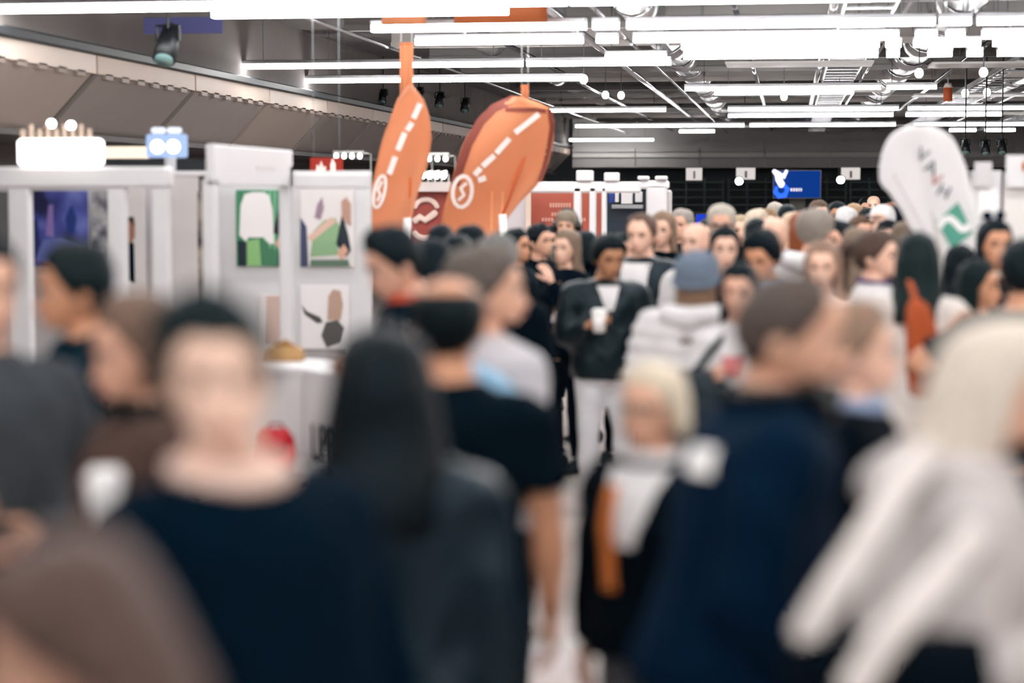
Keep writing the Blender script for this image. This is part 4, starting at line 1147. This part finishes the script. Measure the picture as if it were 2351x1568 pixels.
    if st in ('short', 'recede', 'fringe', 'ring', 'buzz'):
        line = {'short': 'm', 'buzz': 'm', 'recede': 'recede', 'fringe': 'fringe', 'ring': 'ring'}[st]
        part('hair', hair_shell(opt.get('t', .006 if st == 'buzz' else .010 if st == 'ring' else .013), line, opt.get('jag', .002 if st in ('buzz', 'ring') else .004), opt.get('quiff', .006 if st == 'short' else 0), seed=seed), hm)
    elif st in ('long', 'bob', 'pony', 'bun'):
        sh = hair_shell(.016, opt.get('line', 'fringe' if opt.get('bangs') else 'm'), .002, .006, seed=seed)
        if st in ('long', 'bob'):
            cu_ = hair_curtain(opt.get('z', 1.27 if st == 'long' else 1.485), opt.get('w', .094 if st == 'long' else .104), opt.get('dp', .12), opt.get('half', 112), opt.get('th', .032), opt.get('jag', .02), seed, opt.get('drape', .055 if st == 'long' else .0), opt.get('flare', 0.0))
            sh.add(cu_.v, cu_.f)
        elif st == 'pony':
            zz = opt.get('z', 1.30)
            t = MB().tube([(0, .10, 1.69), (0, .145, 1.68), (.01, .165, 1.60), (.015, .17, 1.48), (.01, .175, zz)], [.02, .032, .036, .032, .010], 10)
            sh.add(t.v, t.f)
        else:
            t = MB().ell((0, .07, 1.765), (.045, .045, .04), 12, 8); sh.add(t.v, t.f)
        part('hair', sh, hm)
    elif st == 'beanie':
        sh = hair_shell(.022, 'fringe', .001, 0, seed=seed); part('beanie', sh, mat('knit', hc))
        t = MB().tube([(math.sin(a) * .094, -math.cos(a) * .112 + .004, 1.672 - .035 * (1 - math.cos(a))) for a in (2 * math.pi * i / 20 for i in range(21))], .016, 8)
        part('beanie_cuff', t, mat('knit', hc))
        if opt.get('tail'):
            c = hair_curtain(opt.get('z', 1.34), .088, .10, 95, .03, .02, seed); part('hair', c, mat('hair', opt['tail']))
    elif st == 'cap':
        sh = hair_shell(.014, 'm', .001, 0, seed=seed); part('cap', sh, mat('cloth', hc))
        b = MB().prism([(math.sin(R(a)) * .085, -.06 - math.cos(R(a)) * .11, 1.69) for a in range(-75, 76, 15)], (0, 0, .006)); part('cap_brim', b, mat('cloth', hc))
    elif st == 'scarf':
        sh = hair_shell(.016, 'fringe', .001, 0, seed=seed)
        c = hair_curtain(1.46, .10, .125, 128, .03, .01, seed, .03); sh.add(c.v, c.f); part('headscarf', sh, mat('cloth', hc))
    if beard:
        rows2 = head_rows(2); bm_ = MB(); rg = []
        for k in range(5, 18):
            ring = []
            for t in THETA:
                p = head_pt(rows2[k], t, fem); hl, a = hairline(t, 'm')
                c = (1 - ss(1.57, 1.585, p.z - .05 * ss(40, 85, a))) * (1 - ss(80, 98, a)) * ss(1.515, 1.53, p.z)
                if a < 16 and 1.553 < p.z < 1.568: c = 0
                nr = Vector((p.x, p.y, 0)).normalized(); ring.append(p + nr * (.009 * c - .007 * (1 - c)))
            rg.append(ring)
        bm_.loft(rg); part('beard', bm_, mat('hair', beard))
    # ---- clothing
    ts, tc = top[0], top[1]
    me = build_top(fem, ts, arms[0], arms[1], vox, seed)
    if lean or side:
        me = me.copy()
        for v in me.vertices: v.co = bend(v.co)
    nm = {'tee': 't_shirt', 'shirt': 'shirt', 'sweater': 'sweater', 'jacket': 'jacket', 'hoodie': 'hoodie', 'puffer': 'puffer_jacket', 'coat': 'coat', 'dress': 'dress'}[ts]
    P.top = obj(nm, me, mat(mtop, tc), root, True, objmat=True)
    P.bvh = BVHTree.FromPolygons([v.co.copy() for v in me.vertices], [tuple(p.vertices) for p in me.polygons])
    def patch(name, m, fx, z0, z1, nz=10, nx=6, off=.006, front=True, lab=None, th_=.006):
        """cloth panel laid onto the garment: fx(s) gives left and right x at fraction s from z0 to z1"""
        g = MB(); grid = []
        sg = -1 if front else 1
        for i in range(nz + 1):
            s = i / nz; z = z0 + (z1 - z0) * s; xl, xr = fx(s); rw = []
            for j in range(nx + 1):
                x = xl + (xr - xl) * j / nx
                hit, n_, _, _ = P.bvh.ray_cast(bend(Vector((x, 0, z))) + Vector((0, sg * .8, 0)), Vector((0, -sg, 0)))
                y = hit.y if hit is not None else sg * .1
                p = bend(Vector((x, 0, z))); rw.append(Vector((p.x, y + sg * off, p.z)))
            grid.append(rw)
        n = nx + 1
        vs_ = [p for rw in grid for p in rw]; bk = [p - Vector((0, sg * (th_ + off), 0)) for p in vs_]
        fs = []; q = len(vs_)
        for i in range(nz):
            for j in range(nx):
                a = i * n + j; fs.append((a, a + 1, a + n + 1, a + n)); fs.append((q + a, q + a + n, q + a + n + 1, q + a + 1))
        for i in range(nz):
            a = i * n; fs.append((a, a + n, q + a + n, q + a)); a += nx; fs.append((a, q + a, q + a + n, a + n))
        for j in range(nx):
            fs.append((j, q + j, q + j + 1, j + 1)); a = nz * n + j; fs.append((a, a + 1, q + a + 1, q + a))
        g.add(vs_, fs)
        return obj(name, g, m, root, True, label=lab)
    P.patch = patch
    if tee:      # open front shows a shirt
        tcol, wtop, wbot, zb = tee
        patch('shirt_front', mat('cloth', tcol), lambda s: (-(wbot + (wtop - wbot) * s), (wbot + (wtop - wbot) * s)), zb, 1.452, 12, 6)
    if hood:
        t = MB().tube([(-.085, -.06, 1.455), (-.125, .015, 1.475), (-.095, .095, 1.465), (0, .135, 1.445), (.095, .095, 1.465), (.125, .015, 1.475), (.085, -.06, 1.455)], [.022, .04, .052, .062, .052, .04, .022], 12, roundcap=True)
        part('hood', t, mat(mtop, hood), fn=bend)
    if collar:
        cc, cr, cz = collar if isinstance(collar, (list, tuple)) else (collar, .014, 1.492)
        rw_ = .072 + cr * .5
        t = MB().tube([(math.sin(a) * rw_, -math.cos(a) * rw_ * .92 + .008, cz + .014 * (1 - math.cos(a)) / 2) for a in (math.pi + 2 * math.pi * i / 20 for i in range(21))], cr, 8)
        part('collar', t, mat('cloth', cc), fn=bend)
    if zipc:
        patch('zip', mat('gloss', zipc), lambda s: (-.006, .006), .90, 1.44, 12, 1, .004)
    # ---- legs and shoes
    lm = build_trousers(fem, walk, .03 if d > 4 else .022, botkind)
    obj('skirt' if botkind == 'skirt' else 'trousers', lm, mat('cloth', bot), root, True, objmat=True)
    for s in (1, -1):
        obj('shoe', shoe_mesh(walk, s), mat('leather', shoes), root, True, objmat=True)
    return P

# ================================================================== the crowd
NAVY, BLK, INK = '0D2233', '0A1017', '0F1C28'
def paper_cup(P, s, label, r=.036, h=.11, lid='F4F2F0', col='F2EFED', up=-.02):
    c = P.world(P.hand[s][0]); t = thing('paper_cup', label, 'cup', c + Vector((0, 0, up)))
    obj('cup_body', MB().loft([[(q * math.cos(a), q * math.sin(a), z) for a in (2 * math.pi * i / 18 for i in range(18))] for z, q in ((-h / 2, r * .78), (h / 2, r))]), mat('paint', col), t, True)
    obj('cup_lid', MB().loft([[(q * math.cos(a), q * math.sin(a), z) for a in (2 * math.pi * i / 18 for i in range(18))] for z, q in ((h / 2 - .006, r * 1.08), (h / 2 + .006, r * 1.08), (h / 2 + .010, r * .95), (h / 2 + .022, r * .86))]), mat('paint', lid), t, True)
    return t
def phone(P, s, label, col='10141A'):
    c = P.world(P.hand[s][0]); t = thing('phone', label, 'phone', c, P.th)
    t.rotation_euler = (R(-25), 0, P.th)
    obj('phone_case', MB().bbox((-.038, -.006, -.05), (.038, .006, .10), .004), mat('gloss', col), t)
    obj('phone_screen', MB().box((-.034, .006, -.045), (.034, .0075, .095)), mat('gloss', '2A3038', .1), t)
    return t
def worn_bag(P, label, local, size, col, strap=None, kind='backpack', rot=0, m='cloth', handle=None):
    """bag placed in the wearer's frame; local = centre"""
    c = P.world(P.bend(local)); t = thing(kind, label, 'bag' if kind != 'backpack' else 'backpack', c, P.th + R(rot))
    w, d_, h = [q * P.sc / 2 for q in size]
    rings = []
    for z, k in ((-1, .72), (-.92, .92), (-.5, 1.02), (.1, 1.0), (.65, .92), (.9, .72), (1, .42)):
        rings.append([(w * k * math.copysign(abs(math.cos(a)) ** .6, math.cos(a)), d_ * k * math.copysign(abs(math.sin(a)) ** .6, math.sin(a)), h * z) for a in (2 * math.pi * i / 20 for i in range(20))])
    obj('bag_body', MB().loft(rings), mat(m, col), t, True)
    if kind == 'backpack':
        obj('front_pocket', MB().loft([[(w * .72 * k * math.copysign(abs(math.cos(a)) ** .6, math.cos(a)), d_ * .8 + d_ * .5 * k * math.sin(a), h * z) for a in (2 * math.pi * i / 16 for i in range(16))] for z, k in ((-.75, .8), (-.6, 1), (-.1, 1), (.05, .7))]), mat(m, col), t, True)
    inv = Matrix.Rotation(-(P.th + R(rot)), 3, 'Z')
    for j, pts in enumerate(strap or []):
        lp = [inv @ (P.world(P.bend(p)) - c) for p in pts[0]]
        obj('bag_strap', MB().tube(lp, pts[1], 8, flat=pts[2] if len(pts) > 2 else .35, roundcap=True), mat(m, handle or col), t, True)
    return t

# ---------------------------------------------------------------- foreground
A = person('dark-haired man in navy crew-neck sweater facing the camera, nearest at left', 470, 706, 3.15, 28, ('sweater', '0B202E'), '0C1620', ('short', '2E2623', {'t': .019, 'quiff': .010}), 5, arms=('down', 'down'), side=-.20, hy=-22, hr=3, vox=.012, mtop='knit', collar=('E2C4B6', .023, 1.474), walk=.3, wide=1.0)
B = person('brown-haired person close to the lens at lower left, face turned left', 62, 1288, 2.0, -100, ('shirt', '3A2E2C'), '14161C', ('bob', '54423C', {'z': 1.46, 'w': .10, 'dp': .12, 'flare': .01, 'half': 96}), 4, True, ('down', 'down'), vox=.014, hp=24, hy=12)
Cc = person('tall man in charcoal ribbed sweater at the left edge', -52, 556, 4.9, 20, ('sweater', '40454A'), '10161C', ('short', '1C1A1A'), 1, arms=(((.30, .05, -1), (-.8, -.6, -.25)), ((.3, 0, -1), (-.3, -.8, .1))), vox=.015, mtop='knit', wide=1.05)
D = person('short-haired man in slate hoodie facing left, in profile at left', 158, 570, 5.7, -82, ('hoodie', '26343E'), '0E161E', ('short', '2A2422', {'t': .016, 'quiff': .004}), 2, arms=('down', 'hold'), hp=8, hood='22303A', beard=None, vox=.017)
E = person('brown-haired woman in brown coat holding a tall white cup', 292, 694, 4.55, -68, ('coat', '4A3832'), '14161C', ('bob', '6A5448', {'z': 1.54, 'w': .10, 'dp': .112, 'flare': .005}), 4, True, (('at', 252, 1205, 4.28), 'down'), curl=(.75, .35), hp=10, vox=.016, collar=('3A2C28', .022, 1.487))
cp = on_d(242, 1180, 4.26)
ct = paper_cup(E, 1, 'tall white paper cup held at lower left beside the navy sweater', .040, .160); ct.location = cp
G = person('black-haired man in dark jacket with red collar looking down to the left', 872, 536, 7.3, -72, ('jacket', '16222C'), '0E161E', ('short', '12171C', {'t': .015, 'quiff': .008}), 4, arms=('hold', 'hold'), hp=22, lean=.10, collar=('C8553F', .018, 1.488), vox=.018)
G.patch('name_badge', mat('paint', 'E8E4E0'), lambda s: (-.12, -.05), 1.24, 1.33, 4, 3, .008)
Hh = person('balding man in black t-shirt seen from behind, centre foreground', 1030, 640, 5.0, 176, ('tee', '101A22'), '0B141C', ('ring', '1E1918', {'t': .012}), 2, arms=('down', 'down'), vox=.014, wide=1.12, hp=4)
I_ = person('grey-haired man in light grey shirt facing right behind the balding man', 1122, 576, 6.3, 128, ('shirt', 'BCB8BC'), '1A222C', ('short', '5E544E', {'t': .018, 'quiff': .004}), 1, arms=('down', 'down'), vox=.018, hp=4, hy=-42, wide=1.2)
J = person('woman with long straight black hair in black leather jacket, back to camera', 878, 770, 4.05, 178, ('jacket', '1E262E'), '0A1118', ('long', '0C1218', {'z': 1.335, 'w': .098, 'dp': .128, 'flare': .02, 'half': 128}), 1, True, ('bent', 'down'), vox=.013, mtop='leather', wide=1.16)
K = person('blonde older woman with white collar and orange scarf in black jacket', 1500, 846, 5.1, -30, ('jacket', '10151C'), '4A4C50', ('bob', 'D8C8B2', {'z': 1.535, 'w': .106, 'dp': .118, 'flare': .006, 'half': 104}), 1, True, ('down', 'down'), vox=.015, tee=('D8D5D5', .10, .03, 1.22), collar=('D8D5D5', .022, 1.482), glasses=True, wide=1.04, hy=-4)
K.patch('scarf_end', mat('cloth', 'D0793E'), lambda s: (-.085, -.035), 1.08, 1.40, 12, 3, .012)
L_ = person('fair-haired man in navy jacket with white sleeve patch facing right', 1850, 645, 4.25, 104, ('jacket', '10293F'), '0B1622', ('recede', '4E433E', {'t': .010, 'quiff': .0}), 1, arms=('down', ((.14, .05, -1), (-.1, -.75, -.62))), lean=.16, vox=.013, hp=6, hy=-16, wide=1.16, collar=('0C1822', .024, 1.492))
L_.decal('sleeve_patch', mat('paint', 'F2F0EE'), 1622, 1060, .088, .066, 'white rounded sleeve patch')
hb = MB().tube([(math.sin(a) * .095, -math.cos(a) * .098 + .01, 1.515 + .01 * math.cos(a)) for a in (R(q) for q in range(-140, 141, 20))], .014, 8, roundcap=True)
L_.part('headphone_band', hb, mat('gloss', '0A0E12'), fn=L_.bend)
for s in (-1, 1): L_.part('headphone_cup', MB().tube([(s * .07, -.075, 1.495), (s * .085, -.115, 1.490)], [.042, .040], 14), mat('gloss', '0E1418'), fn=L_.bend)
M_ = person('light-haired man in black coat with pale blue collar, profile to the right', 1974, 702, 5.0, 84, ('coat', '0B1119'), '0B1119', ('short', '8A705E', {'t': .014, 'quiff': .004}), 0, arms=('down', 'down'), vox=.017, collar=('8C9CB8', .026, 1.478), hp=4)
M_.patch('badge', mat('paint', 'D8D6D4'), lambda s: (-.10, -.045), 1.34, 1.395, 4, 3, .01)
N_ = person('platinum blonde woman in cream jacket at lower right', 2318, 756, 3.85, 100, ('hoodie', 'BDB6B4'), '12161C', ('bob', 'D0C4B6', {'z': 1.50, 'w': .100, 'dp': .116, 'flare': .006, 'half': 112}), 1, True, (((.2, -.25, -.9), (-.2, -.7, .2)), ((.25, -.1, -.95), (-.15, -.85, .05))), lean=.22, vox=.013, wide=1.12, hood='BDB6B4')
O_ = person('dark-haired man in black t-shirt with bare arm at the right edge', 2352, 560, 8.0, 172, ('tee', '0C1A26'), '0C1620', ('short', '1E1C1E', {'t': .014}), 2, arms=('elbow', ((.75, .1, -.55), (-.35, -.55, .5))), vox=.02, wide=1.1)

# ---------------------------------------------------------------- middle distance, left of the aisle
person('long dark-haired woman beside the slim orange flag pole, from behind', 990, 556, 9.6, -150, ('jacket', '18222C'), INK, ('long', '181C22', {'z': 1.36}), 1, True)
person('black-haired man with bare nape before the red emblem wall', 1012, 522, 13.0, 160, ('jacket', '5A4038'), INK, ('short', '10151C'), 4)
person('black-haired woman under the wide orange flag, head turned right', 1082, 524, 12.0, 130, ('jacket', '1C2A30'), INK, ('bob', '10161A', {'z': 1.58}), 4, True)
person('spiky grey-haired man partly hidden behind the light grey shirt', 1140, 556, 9.2, 170, ('jacket', '0E161E'), INK, ('short', '70706E', {'t': .026, 'jag': .012}), 1)
person('dark-haired tanned man by the short white pole, looking right', 1186, 530, 14.0, 60, ('jacket', '202A30'), INK, ('short', '15181C'), 2, arms=('down', 'down'))
AD = person('person in long black coat and black hood beside the rust booth', 1238, 519, 14.6, 55, ('coat', '0B131C'), '0B131C', ('short', '0C1219'), 1, arms=('hold', 'bent'), hood='0B131C', shoes='0A0C10')
AD.patch('belt', mat('leather', '8A7A6C'), lambda s: (-.15, .15), 1.06, 1.09, 2, 10, .01)
AB = person('light brown-haired woman in black jacket raising a hand to her neck', 1302, 533, 13.6, -48, ('jacket', '0C1622'), '0B141C', ('long', '7E6A5A', {'z': 1.36, 'half': 104}), 0, True, ('face', 'cross'), hy=10)
AB.patch('strap', mat('cloth', '6A5A50'), lambda s: (.02 + .02 * s, .055 + .02 * s), 1.02, 1.40, 8, 2, .01)
phone(AB, -1, 'pale phone held by the light brown-haired woman in black', 'C8C4C6')
HPn = person('tall man wearing black headphones in front of the rust booth wall', 1302, 486, 16.2, -14, ('jacket', '5A5650'), INK, ('fringe', '7E7264'), 1)
HPn.part('headphone_band', MB().tube([(math.sin(a) * .098, .0, 1.63 + math.cos(a) * .145) for a in (R(q) for q in range(-90, 91, 15))], .010, 8), mat('gloss', '14181C'))
for s in (-1, 1): HPn.part('headphone_cup', MB().tube([(s * .078, 0, 1.63), (s * .115, 0, 1.63)], [.048, .044], 12), mat('gloss', '0C1014'))
Z = person('tanned dark-haired man in black jacket and white jeans holding a cup', 1402, 550, 11.8, 8, ('jacket', '141C20'), 'DAD8DC', ('short', '10151A', {'t': .024, 'quiff': .012}), 3, arms=('down', 'hold'), hp=14, hy=14, tee=('D8D5D5', .065, .02, 1.30), shoes='D8D6D6', curl=(.35, .7), wide=1.12, mtop='leather')
paper_cup(Z, -1, 'white paper cup held by the tanned man in black jacket', .045, .12)
AA = person('man in white t-shirt and open black leather jacket, looking left', 1472, 496, 12.9, -22, ('jacket', '141E26'), '161E28', ('recede', '5E4A40'), 0, arms=('pocket', 'down'), hp=6, tee=('D8D5D5', .09, .06, .90), mtop='leather', wide=1.1)
person('dark-haired woman half hidden behind the white t-shirt man', 1428, 541, 13.8, 35, ('jacket', '101820'), INK, ('long', '302A28'), 4, True)
person('woman with long light brown hair in dark coat right of white t-shirt man', 1523, 492, 14.2, -20, ('coat', '10181F'), INK, ('long', '8A7260', {'z': 1.40}), 0, True)
person('grey-haired man with pale face left of the small blue screen', 1566, 484, 16.5, -30, ('jacket', '161E24'), INK, ('short', '9A928C'), 4)
X_ = person('bald man in white t-shirt behind the blue-grey beanie', 1597, 514, 12.4, -32, ('tee', 'D8D5D5'), INK, ('none', '8A7060'), 0, arms=('down', 'down'))
Wd = person('grey-haired man with glasses below the storage racks', 1657, 478, 14.2, -4, ('jacket', '10181F'), INK, ('short', 'B8B0A4', {'t': .022}), 4, glasses=True, beard='C8C0B8')
V = person('smiling long-haired brunette in black top facing the camera', 1664, 528, 11.4, 4, ('sweater', '090F18'), INK, ('long', '2A2020', {'z': 1.30}), 0, True)
Yw = person('person in blue-grey beanie and bulky white hooded jacket, from behind', 1600, 588, 9.2, 168, ('puffer', 'D8D5D5'), '12202E', ('beanie', '6A7686', {'tail': '7A5E4A', 'z': 1.33}), 1, True, (('bent'), 'bent'), wide=1.14, lean=.05, hood='D8D5D5')
U_ = person('young black-haired man in light denim jacket, head bowed left', 1742, 543, 10.4, -28, ('jacket', '5C7898'), '1A2632', ('short', '0D141A', {'t': .026, 'quiff': .014}), 2, arms=('hold', 'hold'), hp=20, collar=('8EA2BC', .020, 1.485))
AN = person('small dark-haired woman in white top with red print below denim jacket', 1697, 612, 8.8, -12, ('tee', 'D8D5D5'), '16222E', ('long', '1C181A', {'z': 1.42}), 4, True, ('bent', 'hold'), hp=4)
AN.patch('red_print', mat('paint', 'C06A6C'), lambda s: (-.035 - .02 * s, .03 + .02 * s), 1.24, 1.33, 4, 4, .008)
worn_bag(AN, 'puffy black quilted bag carried below the white hooded jacket', (-.16, -.24, 1.06), (.34, .20, .42), '10161C', [([(-.16, -.24, 1.26), (-.10, -.14, 1.36), (-.04, -.05, 1.44)], .018)], 'quilted_bag', m='leather')

# ---------------------------------------------------------------- middle distance, right
AR = person('bald pink-headed man in black shirt left of the white hoodie', 1780, 500, 12.8, 165, ('shirt', '0A131C'), INK, ('none', '8A7060'), 0)
T_ = person('short grey-haired man in bright white hoodie, seen from behind', 1872, 484, 12.2, 158, ('hoodie', 'D8D5D5'), '1A222C', ('short', '8A8078', {'t': .012}), 4, hood='D8D5D5', wide=1.24)
AO = person('fair-faced woman in pale pink top before the white hoodie', 1890, 562, 10.3, -8, ('sweater', 'EAD8D4'), '1A222C', ('bob', '8C7060', {'z': 1.50}), 0, True)
AP = person('woman with dark burgundy hair looking left', 1925, 514, 13.0, -38, ('jacket', '141A22'), INK, ('long', '24161C'), 4, True)
AQ = person('woman with long light brown hair from behind, left of cream sweater', 1968, 530, 12.2, -165, ('jacket', '0E161E'), INK, ('long', '7A6656', {'z': 1.30}), 1, True)
Rr = person('ponytailed brunette in cream sweater turned right', 2012, 537, 9.9, 76, ('sweater', 'D8D5D5'), '24242A', ('pony', '4A3A32', {'z': 1.30}), 0, True, ('bent', ((.2, .05, -1), (-.15, -1, .02))), wide=1.16, collar=('5A4A70', .012, 1.49))
S_ = person('woman with very long dark brown hair in cream coat, back to camera', 2108, 542, 9.0, 176, ('coat', 'D6CFC9'), 'C8C0BA', ('long', '3E322C', {'z': 1.36, 'w': .102, 'flare': .01}), 1, True)
Bk = person('woman in long black coat standing under the white teardrop flag', 2205, 570, 11.2, 150, ('coat', '080F16'), BLK, ('long', '10141A'), 1, True)
P_ = person('long black-haired woman with hair bow by the right white booth', 2284, 512, 10.6, 22, ('jacket', '2A2A2C'), INK, ('long', '121820', {'z': 1.28}), 2, True, collar=('D8C4B4', .018, 1.478))
for s in (-1, 1): P_.part('hair_bow', MB().ell((s * .035, .02, 1.79), (.032, .014, .026), 10, 6), mat('cloth', '202838'))
P_.part('bow_knot', MB().ell((0, .015, 1.785), (.012, .014, .014), 8, 6), mat('cloth', 'C8CCD4'))
Q_ = person('dark brown-haired woman turned right in front of the hair-bow woman', 2248, 606, 8.6, 75, ('jacket', '3A3634'), INK, ('long', '2A2624', {'z': 1.36}), 2, True)

# ---------------------------------------------------------------- far crowd
far = [
 ('blonde woman turned right below the storage racks', 1741, 486, 16.0, 60, 'jacket', '101C26', ('bob', 'C8B8A4'), 0, True),
 ('black-haired person in front of the blonde woman at the racks', 1738, 508, 14.0, 170, 'jacket', '0C161E', ('short', '0A1218'), 1, False),
 ('grey-haired person under the left end of the wide blue screen', 1780, 468, 20.5, -160, 'jacket', '182430', ('short', '9C948C'), 1, False),
 ('dark-haired man beneath the middle of the wide blue screen', 1808, 474, 18.5, 165, 'jacket', '1A2A36', ('short', '1C2024'), 1, False),
 ('man in slate blue jacket left of the white hoodie, facing away', 1822, 492, 15.0, 150, 'jacket', '4A5468', ('short', 'C0A890'), 0, False),
 ('red-haired woman beside the white hoodie man', 1842, 494, 14.2, -140, 'jacket', '3A2A2C', ('bob', '8A4A2A'), 0, True),
 ('brown-haired man behind the white hoodie, tallest there', 1880, 464, 18.5, 20, 'jacket', '202A32', ('short', '5E4C3E'), 0, False),
 ('dark-haired tanned man right of the white hoodie man', 1921, 468, 19.0, 10, 'jacket', '141C24', ('short', '201C1C'), 3, False),
 ('white-haired person in the far crowd right of centre', 1943, 480, 17.5, -150, 'jacket', 'D8D4D4', ('short', 'D8D5D5'), 0, False),
 ('light brown-haired woman in the far crowd beside the white-haired one', 1960, 472, 20.0, -20, 'jacket', '5A2C26', ('bob', 'A08468'), 0, True),
 ('bald man standing highest in the far crowd', 2006, 450, 25.0, -6, 'jacket', '10181F', ('none', '6A5040'), 0, False),
 ('dark-haired man just left of the highest bald man', 1987, 458, 26.0, 10, 'jacket', '141C24', ('short', '1E1A1A'), 4, False),
 ('dark-haired woman with pale face in the far crowd at right', 1994, 482, 18.0, -14, 'jacket', '201818', ('fringe', '1A1616'), 0, True),
 ('woman wearing white cap and white scarf before the teardrop flag', 2026, 476, 15.6, -30, 'coat', 'E8E2DF', ('cap', 'D8D5D5'), 0, True),
 ('auburn-haired man left of the teardrop flag edge', 2047, 470, 19.0, 0, 'jacket', '3A2622', ('short', '7A4A34'), 4, False),
 ('black-haired man by the teardrop flag edge', 2068, 474, 16.5, 170, 'jacket', '0E141C', ('short', '0C1218'), 1, False),
 ('curly brown-haired woman under the teardrop flag edge', 2078, 514, 13.6, 160, 'jacket', '2E2A28', ('bob', '6A5A4C'), 1, True),
 ('blond man far back right of the small blue screen', 1700, 498, 17.0, 5, 'jacket', '1A222A', ('short', 'A89478'), 0, False),
 ('dark-haired man behind the bald man in white', 1628, 506, 16.0, 20, 'jacket', '0E161E', ('short', '18181A'), 1, False),
 ('brown-haired woman between leather jacket and grey-haired man', 1543, 500, 16.8, 12, 'jacket', '1C2428', ('long', '5A4638'), 0, True),
 ('dark-haired man far back between the flags and the rust booth', 1262, 524, 17.5, 0, 'jacket', '101820', ('short', '15181C'), 4, False),
 ('woman with dark bob right of the tall headphones man', 1345, 535, 15.2, -160, 'jacket', '0E161E', ('bob', '141A1E'), 1, True),
 ('dark-haired man behind the long black coat', 1210, 548, 16.0, -160, 'jacket', '18222A', ('short', '1A1A1C'), 2, False),
 ('dark-haired woman beside the red emblem wall', 1048, 545, 11.2, 175, 'jacket', '2A2C30', ('bob', '1C1C20'), 1, True),
 ('fair-haired person far back behind the denim jacket', 1765, 484, 17.2, -10, 'jacket', '2A3238', ('short', '8A7058'), 0, False),
 ('brown-haired man far back between burgundy hair and cream sweater', 1975, 500, 15.4, 30, 'jacket', '22282E', ('short', '5A4436'), 4, False),
 ('black-haired woman far back behind the ponytailed brunette', 2040, 512, 14.0, -20, 'jacket', '141A20', ('long', '15161A'), 0, True),
]
for lab, px, yt, d_, fc, ts, tc, hr_, sk, fm in far:
    person(lab, px, yt, d_, fc, (ts, tc), INK, hr_, sk, fm, arms=('down', 'hold') if len(ALL) % 3 == 0 else ('down', 'down'))

# ---------------------------------------------------------------- things people carry
bt = on_d(2040, 1640, 3.2)
t = thing('tote_bag', 'black tote bag with two long cream handles at lower right', 'bag', bt, YAW)
zt_ = on_d(1850, 1462, 3.2).z - bt.z
rg = []
for z, w, q in ((-.30, .15, .06), (-.27, .17, .075), (-.05, .18, .08), (zt_ - .06, .175, .06), (zt_, .165, .04)):
    rg.append([(w * math.copysign(abs(math.cos(a)) ** .5, math.cos(a)), q * math.copysign(abs(math.sin(a)) ** .6, math.sin(a)), z) for a in (2 * math.pi * i / 20 for i in range(20))])
obj('bag_body', MB().loft(rg), mat('cloth', '0A1018'), t, True)
inv = Matrix.Rotation(-YAW, 3, 'Z')
for pts in (((1848, 1462, 3.18), (1905, 1370, 3.2), (1990, 1240, 3.26), (2070, 1110, 3.4), (2130, 1040, 3.6), (2200, 1030, 3.85)), ((1955, 1590, 3.1), (2010, 1500, 3.12), (2090, 1400, 3.18), (2180, 1300, 3.3), (2240, 1230, 3.45), (2290, 1150, 3.65))):
    lp = [inv @ (on_d(*p) - bt) for p in pts]
    obj('handle', MB().tube(lp, .030, 10, flat=.45, up=(0, 1, 0), roundcap=True), mat('cloth', 'D8D0CB'), t, True)
# pale blue bag slung between the grey shirt and the black t-shirt
bt = on_d(1232, 1030, 5.75)
t = thing('sling_bag', 'pale blue sling bag on the grey-shirted man beside the black t-shirt', 'bag', bt, YAW)
obj('bag_body', MB().loft([[(x_ + w * math.cos(q), dd * math.sin(q), z) for q in (2 * math.pi * i / 16 for i in range(16))] for z, x_, w, dd in ((-.16, .035, .02, .02), (-.13, .03, .05, .04), (-.03, .012, .06, .05), (.07, -.03, .055, .045), (.12, -.06, .03, .03))]), mat('cloth', '3F7CA6'), t, True)
lp = [inv @ (on_d(*q_) - bt) for q_ in ((1205, 960, 5.75), (1165, 912, 5.78), (1120, 872, 5.85), (1080, 850, 6.0))]
obj('bag_strap', MB().tube(lp, [.042, .04, .036, .03], 10, flat=.4, up=(0, 1, 0), roundcap=True), mat('cloth', '8FB8D4'), t, True)

bt = on_d(2116, 800, 8.55)
t = thing('shoulder_bag', 'rust orange shoulder bag hanging between cream sweater and cream coat', 'bag', bt, YAW)
obj('bag_body', MB().loft([[(x_ + w * math.copysign(abs(math.cos(q)) ** .7, math.cos(q)), dd * math.sin(q), z) for q in (2 * math.pi * i / 18 for i in range(18))] for z, x_, w, dd in ((-.22, .02, .05, .03), (-.20, .02, .075, .05), (-.05, .01, .08, .065), (.10, -.005, .07, .055), (.19, -.02, .05, .035), (.22, -.03, .02, .015))]), mat('cloth', 'A8502C'), t, True)
obj('front_pocket', MB().loft([[(.02 + w * math.cos(q), -.05 + dd * math.sin(q), z) for q in (2 * math.pi * i / 14 for i in range(14))] for z, w, dd in ((-.17, .045, .02), (-.14, .055, .035), (-.04, .055, .035), (.0, .04, .02))]), mat('cloth', '8E3E22'), t, True)
obj('bag_strap', MB().tube([inv @ (on_d(*q_) - bt) for q_ in ((2106, 712, 8.55), (2098, 675, 8.62), (2088, 645, 8.75))], .014, 8, flat=.4, roundcap=True), mat('cloth', 'A8502C'), t, True)
